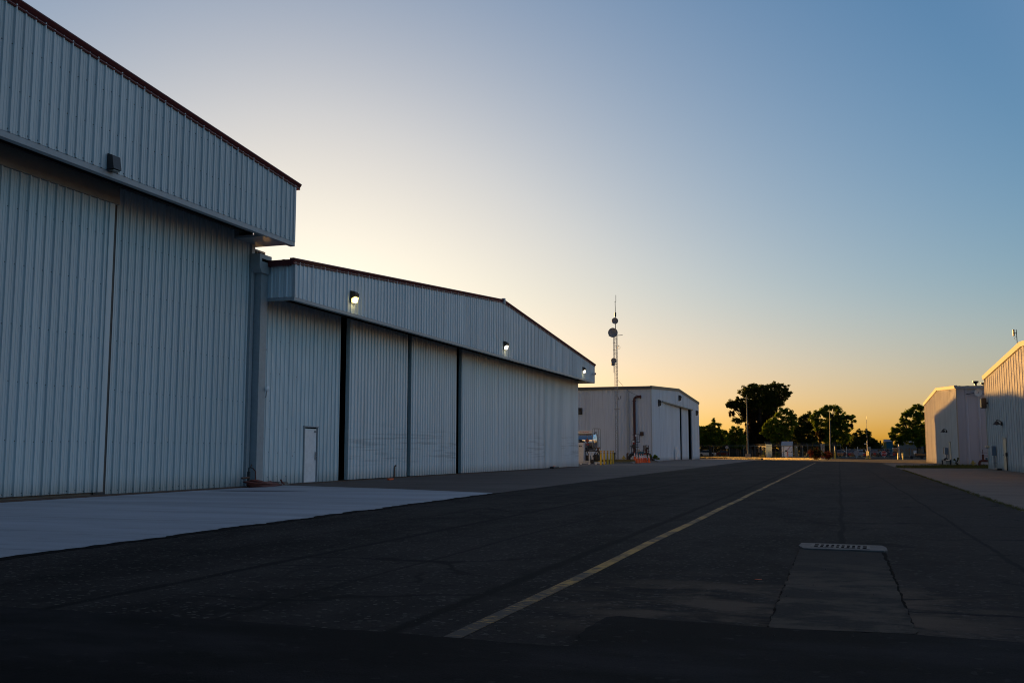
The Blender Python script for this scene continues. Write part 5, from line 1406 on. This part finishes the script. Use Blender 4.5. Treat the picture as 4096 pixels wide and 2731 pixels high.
t = thing('light_pole', 'tall grey light pole on a concrete foot in the dry verge', 'pole', (-15.5, 184, .03))
mb = MB(); mb.tube([(-15.5, 184, .5), (-15.5, 184, 11.0)], [.15, .085], 10); mb.lathe([(.05, 11.0), (.06, 11.1), (.02, 11.3)], (-15.5, 184, 0), 8); mb.build('shaft', M['pole'], t, smooth=True)
mb = MB(); mb.bevbox(-15.95, -15.05, 183.55, 184.45, 0, .72, .05); mb.build('foot', M['kerb'], t)
mb = MB(); mb.bevbox(-15.75, -15.6, 183.8, 183.9, 2.0, 2.4, .02); mb.tube([(-15.66, 183.86, .7), (-15.66, 183.86, 2.2)], .03, 6); mb.tube([(-15.52, 184, 10.9), (-15.7, 184, 10.75)], .05, 6); mb.build('conduit', M['rust'], t)
t = thing('light_pole', 'slim pole rising through the spreading tree by the flowering bushes', 'pole', (-1.3, 170, 0))
mb = MB(); mb.tube([(-1.33, 170, .0), (-1.22, 170, 7.7)], [.11, .05], 8); mb.build('shaft', M['pole'], t, smooth=True)
mb = MB(); mb.tube([(-1.33, 170, .02), (-1.33, 170, .75)], .125, 8); mb.build('base_band', M['yellow'], t)

# white shed, barrier, cabinet on their pad
mb = MB(); mb.prism([(-9.95, 184.6), (-3.2, 182.2), (-3.2, 190), (-9.95, 190)], 0, .26); kind(mb.build('pad', M['kerb']), 'structure')
t = thing('shed', 'small white shed with a lean-to roof behind the chain link fence', 'shed', (-8.9, 186, .26))
mb = MB(); mb.box(-9.75, -7.95, 186, 188, .26, 2.2); mb.prism([(186, 2.2), (188, 2.2), (188, 2.9)], -9.74, -7.96, 'x'); mb.build('body', M['white_paint'], t)
mb = MB(); mb.prism([(185.9, 2.12), (185.9, 2.22), (188.1, 2.98), (188.1, 2.88)], -9.82, -7.86, 'x'); mb.build('roof', M['roof'], t)
mb = MB(); mb.box(-8.75, -8.05, 185.97, 185.995, .35, 1.9); mb.build('door', M['white_paint'], t)
mb = MB(); mb.bevbox(-8.5, -8.42, 185.9, 185.99, 1.7, 1.85, .01); mb.build('vent', M['black_metal'], t); mb = MB(); mb.bevbox(-8.12, -8.0, 185.9, 185.98, 1.0, 1.15, .01); mb.build('fitting', M['black_metal'], t)
t = thing('barrier', 'white barrier machine with a raised red arm before the white shed', 'barrier', (-8.7, 180, .03))
mb = MB(); mb.bevbox(-8.84, -8.45, 179.7, 180.3, 0, 1.95, .03); mb.build('cabinet', M['white_paint'], t)
mb = MB(); mb.bar((-8.62, 179.55, 1.15), (-7.9, 179.55, 2.15), .16, .06); mb.bar((-8.42, 179.55, 1.2), (-8.42, 179.55, .2), .12, .06); mb.build('arm', M['red'], t)
mb = MB(); mb.bevbox(-8.85, -8.5, 179.45, 179.65, 1.15, 1.4, .05); mb.build('motor', M['black_metal'], t)
t = thing('cabinet', 'tan metal cabinet with two panels beside the white shed', 'cabinet', (-7.35, 188, .26))
mb = MB(); mb.bevbox(-7.62, -7.09, 187.7, 188.1, .26, 2.14, .03); mb.build('body', M['tan'], t)
mb = MB(); mb.box(-7.57, -7.14, 187.67, 187.695, 1.5, 2.08); mb.build('panel', M['tan'], t); mb = MB(); mb.box(-7.57, -7.14, 187.67, 187.695, .32, 1.46); mb.build('panel', paint('dark tan panel', (.33, .24, .13), .6), t)
mb = MB(); mb.bevbox(-7.3, -7.18, 187.63, 187.668, 1.85, 1.98, .02); mb.build('latch', M['white_paint'], t)


def chain_fence(label, pts, h, rail=True, barb=True, slats=False, group=None, name='chain_link_fence', posts=None):
    t = thing(name, label, 'fence', (*pts[0], 0), group)
    for i, (x, y) in enumerate(pts):
        mb = MB(); mb.tube([(x, y, 0), (x, y, h)], .045, 8)
        if barb: mb.tube([(x, y, h), (x - .22, y - .05, h + .32)], .03, 5)
        mb.build('post', M['pole'], t)
    for (xa, ya), (xb, yb) in zip(pts[:-1], pts[1:]):
        mb = MB(); L = math.hypot(xb - xa, yb - ya); n = max(4, int(L / .28)); rows = 7
        P = lambda s, z: (xa + (xb - xa) * s, ya + (yb - ya) * s, z)
        if slats:
            for k in range(n * 2):
                s = (k + .5) / (n * 2); p = P(s, 0); mb.bar((p[0], p[1], .1), (p[0], p[1], h - .1), .10, .02)
            mb.build('slat_panel', M['edge_green'], t)
        else:
            for k in range(n):
                for q in (0, 1):
                    s0 = k / n; dz = (h - .2)
                    s1 = s0 + dz / L * (1 if q else -1); z0, z1 = .1, h - .1
                    if s1 > 1: z1 = z0 + (1 - s0) / (s1 - s0) * dz; s1 = 1
                    if s1 < 0: z1 = z0 + (s0) / (s0 - s1) * dz if s0 != s1 else z1; s1 = 0
                    if z1 - z0 > .05: mb.tube([P(s0, z0), P(s1, z1)], .006, 3, cap=False)
            mb.build('wire_mesh', M['black_metal'], t)
        mb = MB(); mb.tube([P(0, h - .05), P(1, h - .05)], .03, 6)
        if rail: mb.tube([P(0, h * .5), P(1, h * .5)], .02, 6)
        mb.tube([P(0, .1), P(1, .1)], .015, 5)
        if barb:
            for j in (.12, .22, .31):
                a = P(0, h + j); b = P(1, h + j); o_ = -.22 * j / .32
                mb.tube([(a[0] + o_, a[1], a[2]), (b[0] + o_, b[1], b[2])], .007, 4)
        mb.build('rail', M['pole'], t)
    return t


chain_fence('long chain link fence with barbed wire before the park trees', [(-36, 216), (-31.4, 216), (-28.0, 215), (-25.15, 215), (-21.95, 215), (-18.8, 212), (-15.9, 205), (-14.0, 197), (-12.4, 192)], 2.25)
chain_fence('grey slatted fence corner of the small enclosure', [(-12.38, 184.2), (-11.75, 190.5)], 2.55, barb=True, slats=True, name='slat_fence')
chain_fence('chain link fence in front of the white shed', [(-12.38, 184.0), (-9.25, 181.6), (-6.0, 180.2), (-2.6, 178.5)], 2.2, barb=False)
chain_fence('chain link fence behind the tan cabinet', [(-11.75, 190.8), (-5.4, 191.0), (-.9, 191.5), (.3, 192.0)], 2.35, barb=True, rail=False)
chain_fence('chain link fence right of the gate by the dark trailer', [(10.3, 192.0), (12.9, 192.0), (15.6, 192.0), (19.5, 192.0)], 1.75, barb=False)
# dark wooden screen deep in the park
t = thing('park_fence', 'long low dark screen fence under the park trees', 'fence', (-21, 231, 0))
mb = MB(); mb.box(-23.5, -11.0, 231, 231.12, 0, 1.7); mb.build('panel', paint('dark green screen', (.018, .022, .018), .9), t)
mb = MB()
for x in np.arange(-23.5, -10.9, 2.5): mb.box(x - .05, x + .05, 230.9, 231.0, 0, 1.8)
mb.build('post', M['wood'], t)
mb = MB(); mb.lathe([(.33, 0), (.34, .03), (.02, .04)], (-22.2, 213, 2.0), 18, 0, 'y'); mb.tube([(-22.2, 213.08, 0), (-22.2, 213.08, 2.0)], .03, 6); o = mb.build('round_sign', M['dish'], loc=(-22.2, 213, 0)); tag(o, 'round pale sign back on a thin post at the park fence', 'sign')
mb = MB(); mb.tube([(-14.68, 200, 0), (-14.72, 200, 2.1)], [.14, .10], 8); o = mb.build('wooden_post', M['wood'], loc=(-14.7, 200, 0)); tag(o, 'short leaning wooden post behind the small round bush', 'post')

# entry keypads by the bush
t = thing('keypad_post', 'pair of pale service pillars behind the largest flowering bush', 'pillar', (-2.4, 160, 0))
for x, w in ((-2.52, .12), (-2.27, .06), (-2.13, .04)):
    mb = MB(); mb.bevbox(x - w, x + w, 159.9, 160.1, 0, 2.32, .02); mb.build('pillar', M['grey_metal'], t)
t = thing('bollard', 'yellow footed sign post right of the flowering bushes', 'post', (-.65, 170, 0))
mb = MB(); mb.tube([(-.66, 170, 0), (-.66, 170, 1.1)], .13, 10); mb.build('sleeve', M['yellow'], t)
mb = MB(); mb.tube([(-.62, 170, 1.1), (-.60, 170, 2.0)], .05, 8); mb.build('post', M['grey_metal'], t)

# gate leaves
GT = 'sliding gate leaves across the road end'
def gate(x0, x1, label, discs):
    t = thing('gate', label, 'gate', ((x0 + x1) / 2, 192, 0), GT)
    mb = MB()
    for z in (.10, 1.63): mb.tube([(x0, 192, z), (x1, 192, z)], .035, 6)
    n = 2
    for k in range(n + 1):
        x = x0 + (x1 - x0) * k / n; mb.tube([(x, 192, .05), (x, 192, 1.66)], .035, 6)
    xm = (x0 + x1) / 2
    mb.tube([(x0 + .1, 192, .12), (xm, 192, 1.6)], .02, 5); mb.tube([(xm, 192, 1.6), (x1 - .1, 192, .12)], .02, 5)
    mb.build('frame', M['grey_metal'], t)
    mb = MB()
    for k in range(int((x1 - x0) / .18)):
        for q in (-1, 1):
            xa = x0 + k * .18; xb = xa + q * 1.5
            z1 = 1.6
            if xb > x1: z1 = .1 + (x1 - xa) / 1.5 * 1.5; xb = x1
            if xb < x0: z1 = .1 + (xa - x0) / 1.5 * 1.5; xb = x0
            if z1 > .15: mb.tube([(xa, 192, .1), (xb, 192, z1)], .004, 3, cap=False)
    mb.build('wire_mesh', M['grey_metal'], t)
    for x, z in discs:
        mb = MB(); mb.lathe([(.24, 0), (.245, .02), (.02, .025)], (x, 191.9, z), 16, 0, 'y'); mb.build('reflector_disc', M['red'], t)
gate(.5, 5.1, 'left wire gate leaf with two round red discs', [(1.75, .68), (4.35, .62)])
gate(5.35, 10.1, 'right wire gate leaf behind the stop sign with red discs', [(6.1, .74), (9.35, .68)])
mb = MB(); mb.box(-.6, 10.4, 191.6, 191.7, 0, .07); o = mb.build('gate_track', M['black_metal'], loc=(5, 191.6, 0)); tag(o, 'low dark gate track across the road under the gate leaves', 'track')
PG = 'pale gate posts standing above the gate'
for x, lab in ((1.3, 'pale gate post left of the white octagon'), (3.2, 'pale gate post directly behind the white octagon'), (5.13, 'left one of the close pair of gate posts at the traffic island'), (5.33, 'right one of the close pair of gate posts at the traffic island'), (10.2, 'pale gate post at the right end of the gate')):
    mb = MB(); mb.tube([(x, 192.15, 0), (x, 192.15, 2.0)], .05, 8); o = mb.build('gate_post', M['dish_white'], loc=(x, 192.15, 0)); tag(o, lab, 'post', PG)
# stop signs
def octo(r): return [(r * math.cos(R(22.5 + 45 * k)), r * math.sin(R(22.5 + 45 * k))) for k in range(8)]
def sign8(x, y, z, r, label, front):
    t = thing('stop_sign', label, 'stop sign', (x, y, 0))
    mb = MB(); mb.prism([(z + b, x + a) for a, b in octo(r)], y - .02, y, 'y'); mb.build('rim', M['reflect'] if front else M['dish'], t)
    if front:
        mb = MB(); mb.prism([(z + b, x + a) for a, b in octo(r * .93)], y - .028, y - .021, 'y'); f = mb.build('face', M['red'], t)
        text('STOP', r * .86, (x, y - .034, z), (R(90), 0, 0), M['reflect'], f)
    mb = MB(); mb.tube([(x, y + .04, 0), (x, y + .04, z + .2)], .035, 6); mb.build('post', M['dish_white'], t)
sign8(7.55, 190, .80, .52, 'red STOP sign with white letters in front of the gate', True)
sign8(2.9, 188, .95, .50, 'pale back of an octagonal sign at the left gate leaf', False)

# island with mast and yellow posts
mb = MB(); mb.bevbox(3.85, 4.75, 167.6, 168.6, 0, .12, .04); o = mb.build('island', M['yellow'], loc=(4.3, 168, 0)); tag(o, 'low yellow painted kerb island in the middle of the road end', 'island')
for x, lab in ((4.14, 'yellow guard post on the island, left of the mast'), (4.47, 'yellow guard post on the island, right of the mast')):
    mb = MB(); mb.lathe([(.065, .1), (.065, 1.2), (.02, 1.27)], (x, 168, 0), 10); o = mb.build('guard_post', M['yellow'], loc=(x, 168, .1)); tag(o, lab, 'post', 'yellow guard posts on the island')
t = thing('card_reader', 'small white card reader on the left island post', 'card reader', (4.0, 168, 1.2))
mb = MB(); mb.bevbox(3.92, 4.06, 167.8, 167.95, 1.22, 1.42, .02); mb.tube([(4.05, 167.88, 1.3), (4.14, 168, 1.26)], .02, 5); mb.build('housing', M['white_paint'], t)
t = thing('antenna_mast', 'thin tall antenna mast rising from the road island', 'mast', (4.27, 168, .1))
mb = MB(); mb.tube([(4.27, 168.1, .1), (4.27, 168.1, 2.8)], .055, 8); mb.tube([(4.27, 168.1, 2.8), (4.27, 168.1, 6.2)], .025, 6); mb.tube([(4.27, 168.1, 6.2), (4.27, 168.1, 6.85)], .012, 5); mb.build('shaft', M['grey_metal'], t)
mb = MB(); mb.bevbox(3.85, 4.05, 167.95, 168.25, 2.27, 2.45, .02); mb.bar((4.05, 168.1, 2.36), (4.25, 168.1, 2.36), .04); mb.build('lamp', M['dish_white'], t)
BR = 'yellow bollards right of the gate'
for x, lab in ((7.95, 'taller yellow bollard right of the gate, nearer the stop sign'), (8.58, 'yellow bollard right of the gate, nearer the cream building')):
    t = thing('bollard', lab, 'bollard', (x, 153, .008), BR)
    mb = MB(); mb.lathe([(.10, 0), (.10, .93), (.06, 1.0), (.02, 1.02)], (x, 153, .008), 12); mb.build('post', M['yellow'], t, smooth=True)
    mb = MB(); mb.lathe([(.104, 0), (.104, .05)], (x, 153, .62), 12); mb.build('dark_band', M['black_metal'], t)

# kiosk
t = thing('kiosk', 'tall teal and mustard kiosk with a pale pitched roof behind the stop sign', 'kiosk', (11.4, 260, 0))
mb = MB(); mb.box(10.95, 12.45, 259.4, 261.4, 0, 3.45); mb.build('wall', M['teal_wall'], t)
mb = MB(); mb.prism([(259.4, 0), (261.4, 0), (261.4, 3.45), (260.4, 3.95), (259.4, 3.45)], 10.9, 10.948, 'x'); mb.prism([(10.3, 260.9), (10.9, 259.4), (10.9, 261.4)], 0, 3.5); mb.build('end_wall', M['gold_wall'], t)
mb = MB(); mb.prism([(259.25, 3.44), (260.4, 4.02), (261.55, 3.44), (261.55, 3.52), (260.4, 4.10), (259.25, 3.52)], 10.35, 12.55, 'x'); mb.build('roof', M['roof'], t)
# wooden slat fence behind the bollards
t = thing('wooden_fence', 'weathered upright wooden slat fence under the right-hand tree', 'fence', (12, 203, 0))
mb = MB()
for k in range(26):
    x = 10.6 + k * .17
    if k in (6, 7, 12, 13, 20): continue
    mb.box(x - .055, x + .055, 203, 203.03, .05, 1.55 + .25 * ((k * 7) % 5) / 5)
mb.bar((10.5, 203.05, .4), (14.9, 203.05, .4), .06); mb.bar((10.5, 203.05, 1.3), (14.9, 203.05, 1.3), .06)
mb.build('slats', M['wood'], t)
mb = MB()
for x in (10.5, 12.6, 14.9): mb.box(x - .07, x + .07, 203.1, 203.24, 0, 1.9)
mb.build('post', M['wood'], t)
mb = MB(); mb.box(12.55, 13.05, 191.7, 191.73, .78, 1.34); o = mb.build('gate_notice', M['white_metal'], loc=(12.8, 191.7, .8)); tag(o, 'blank looking white notice board on the right-hand fence', 'sign')
mb = MB(); mb.box(12.3, 17.2, 232, 238, 0, 3.0); mb.prism([(231.8, 3.0), (235, 3.7), (238.2, 3.0)], 12.1, 17.4, 'x', 1); o = mb.build('far_hut', [M['blue_metal'], M['roof']], loc=(14.8, 235, 0)); tag(o, 'low blue grey hut half hidden behind the right-hand tree', 'hut')
mb = MB(); mb.box(9.0, 9.6, 199.6, 200.2, .5, .62, 0); mb.box(8.85, 9.75, 199.5, 200.4, .05, .5, 1); o = mb.build('utility_box', [M['white_metal'], M['black_metal']], loc=(9.2, 200, 0)); tag(o, 'dark low box with a white lid right of the stop sign', 'box')
mb = MB(); mb.box(20, 30, 598, 602, 0, 4.3); o = mb.build('far_building', M['white_metal'], loc=(25, 600, 0)); tag(o, 'tiny pale flat building on the horizon left of the kiosk', 'building')


# cars
def car(loc, rz, m, label, L=4.5, W=1.8, H=1.45, suv=False):
    t = thing('parked_car', label, 'car', loc, 'cars parked beyond the gate')
    x, y, z = loc
    h = H if not suv else 1.75
    bp = [(-L / 2, .28), (L / 2, .28), (L / 2, .72), (L * .46, .82), (L * .22, .92), (-L * .42, .95), (-L / 2, .85)]
    mb = MB(); mb.prism([(y + a[0] * 0 + 0, 0) for a in bp], 0, 1) if False else None
    vs = []; n = len(bp)
    for s in (-1, 1):
        for a, b in bp: vs.append((x + a, y + s * W / 2, z + b))
    mb.add(vs, [tuple(range(n)), tuple(range(2 * n - 1, n - 1, -1))] + [(i, n + i, n + (i + 1) % n, (i + 1) % n) for i in range(n)])
    tp = [(L * .22, .92), (L * .08, h - .04), (-L * .22, h), (-L * (.46 if suv else .40), .95)]
    rp = [(a * .98, b - (.05 if b > 1 else 0)) for a, b in tp]
    vs = []
    for s in (-1, 1):
        for a, b in [(L * .08, h - .06), (L * .06, h), (-L * .20, h + .03), (-L * (.38 if suv else .25), h - .04)]: vs.append((x + a, y + s * W * .40, z + b))
    mb.add(vs, [(0, 1, 2, 3), (7, 6, 5, 4)] + [(i, 4 + i, 4 + (i + 1) % 4, (i + 1) % 4) for i in range(4)])
    mb.build('body', M[m], t)
    mb = MB(); vs = []
    for s in (-1, 1):
        for k, (a, b) in enumerate(tp): vs.append((x + a, y + s * W * (.48 if b < 1 else .40), z + b - (.03 if b > 1 else -.0)))
    mb.add(vs, [(0, 1, 2, 3), (7, 6, 5, 4)] + [(i, 4 + i, 4 + (i + 1) % 4, (i + 1) % 4) for i in range(4)]); mb.build('windows', M['glass'], t)
    for a in (-L * .30, L * .31):
        for s in (-1, 1):
            mb = MB(); mb.lathe([(.2, -.1), (.32, -.1), (.33, .1), (.2, .1)], (x + a, y + s * (W / 2 - .06), z + .33), 16, 0, 'y'); mb.build('wheel', M['rubber'], t)
    t.rotation_euler = (0, 0, rz)
    return t
car((.6, 236, 0), R(75), 'car_red', 'dark red car parked behind the left gate leaf, leftmost', 4.4)
car((2.6, 238, 0), R(80), 'car_red', 'dark red car parked second from the left behind the gate', 4.4)
car((4.5, 242, 0), R(85), 'car_white', 'white car parked behind the white octagonal sign', 4.4)
car((7.4, 240, 0), R(95), 'car_dark', 'black car parked just left of the stop sign', 4.5)
car((9.5, 238, 0), R(100), 'car_blue', 'dark blue high-roofed car parked behind the stop sign', 4.6, suv=True)
car((-26.0, 245, 0), R(10), 'car_red', 'small red car parked far under the left park trees', 4.2)
car((-30.5, 247, 0), R(0), 'car_white', 'pale car parked under the feathery green tree', 4.2)
t = thing('pickup_truck', 'white and black pickup truck parked left of the wooden slat fence', 'truck', (12.0, 236, 0))
mb = MB(); mb.bevbox(11.1, 13.0, 233, 235.2, 1.0, 1.95, .12); mb.bevbox(11.1, 13.0, 235.2, 238.5, .8, 1.2, .06); mb.build('cab', M['car_white'], t)
mb = MB(); mb.bevbox(11.05, 13.05, 232.2, 233.0, .35, 1.15, .06); mb.build('front', M['car_dark'], t)
mb = MB(); mb.box(11.25, 12.85, 232.97, 232.995, 1.2, 1.85); mb.build('windscreen', M['glass'], t)
for x in (11.2, 12.9):
    for y in (233.2, 237.4):
        mb = MB(); mb.lathe([(.2, -.12), (.38, -.12), (.39, .12), (.2, .12)], (x, y, .39), 16, 0, 'x'); mb.build('wheel', M['rubber'], t)
# low dark trailer at the right
t = thing('trailer', 'low black flat trailer with small wheels beside the far cream building', 'trailer', (11.5, 172, 0))
mb = MB(); mb.bevbox(10.6, 13.6, 171, 173.4, .32, .46, .03); mb.bar((10.6, 172.2, .36), (9.9, 172.2, .3), .08); mb.build('deck', M['black_metal'], t)
mb = MB(); mb.bevbox(11.4, 13.4, 171.2, 173.2, .46, .92, .12); mb.build('load', M['car_dark'], t)
for x in (10.9, 12.4):
    mb = MB(); mb.lathe([(.1, -.08), (.24, -.08), (.25, .08), (.1, .08)], (x, 170.95, .25), 14, 0, 'y'); mb.build('wheel', M['rubber'], t)
mb = MB(); mb.tube([(-14, 262, 3.9), (-4, 262, 3.95), (6.0, 262, 3.70), (14, 262, 3.8), (40, 262, 4.6)], .018, 4); mb.tube([(-14, 262, 4.25), (6, 262, 4.05), (14, 262, 4.12), (40, 262, 4.9)], .018, 4); o = mb.build('power_line', M['black_metal'], loc=(0, 262, 3.8)); tag(o, 'thin overhead wires sagging between the gate trees', 'wires')
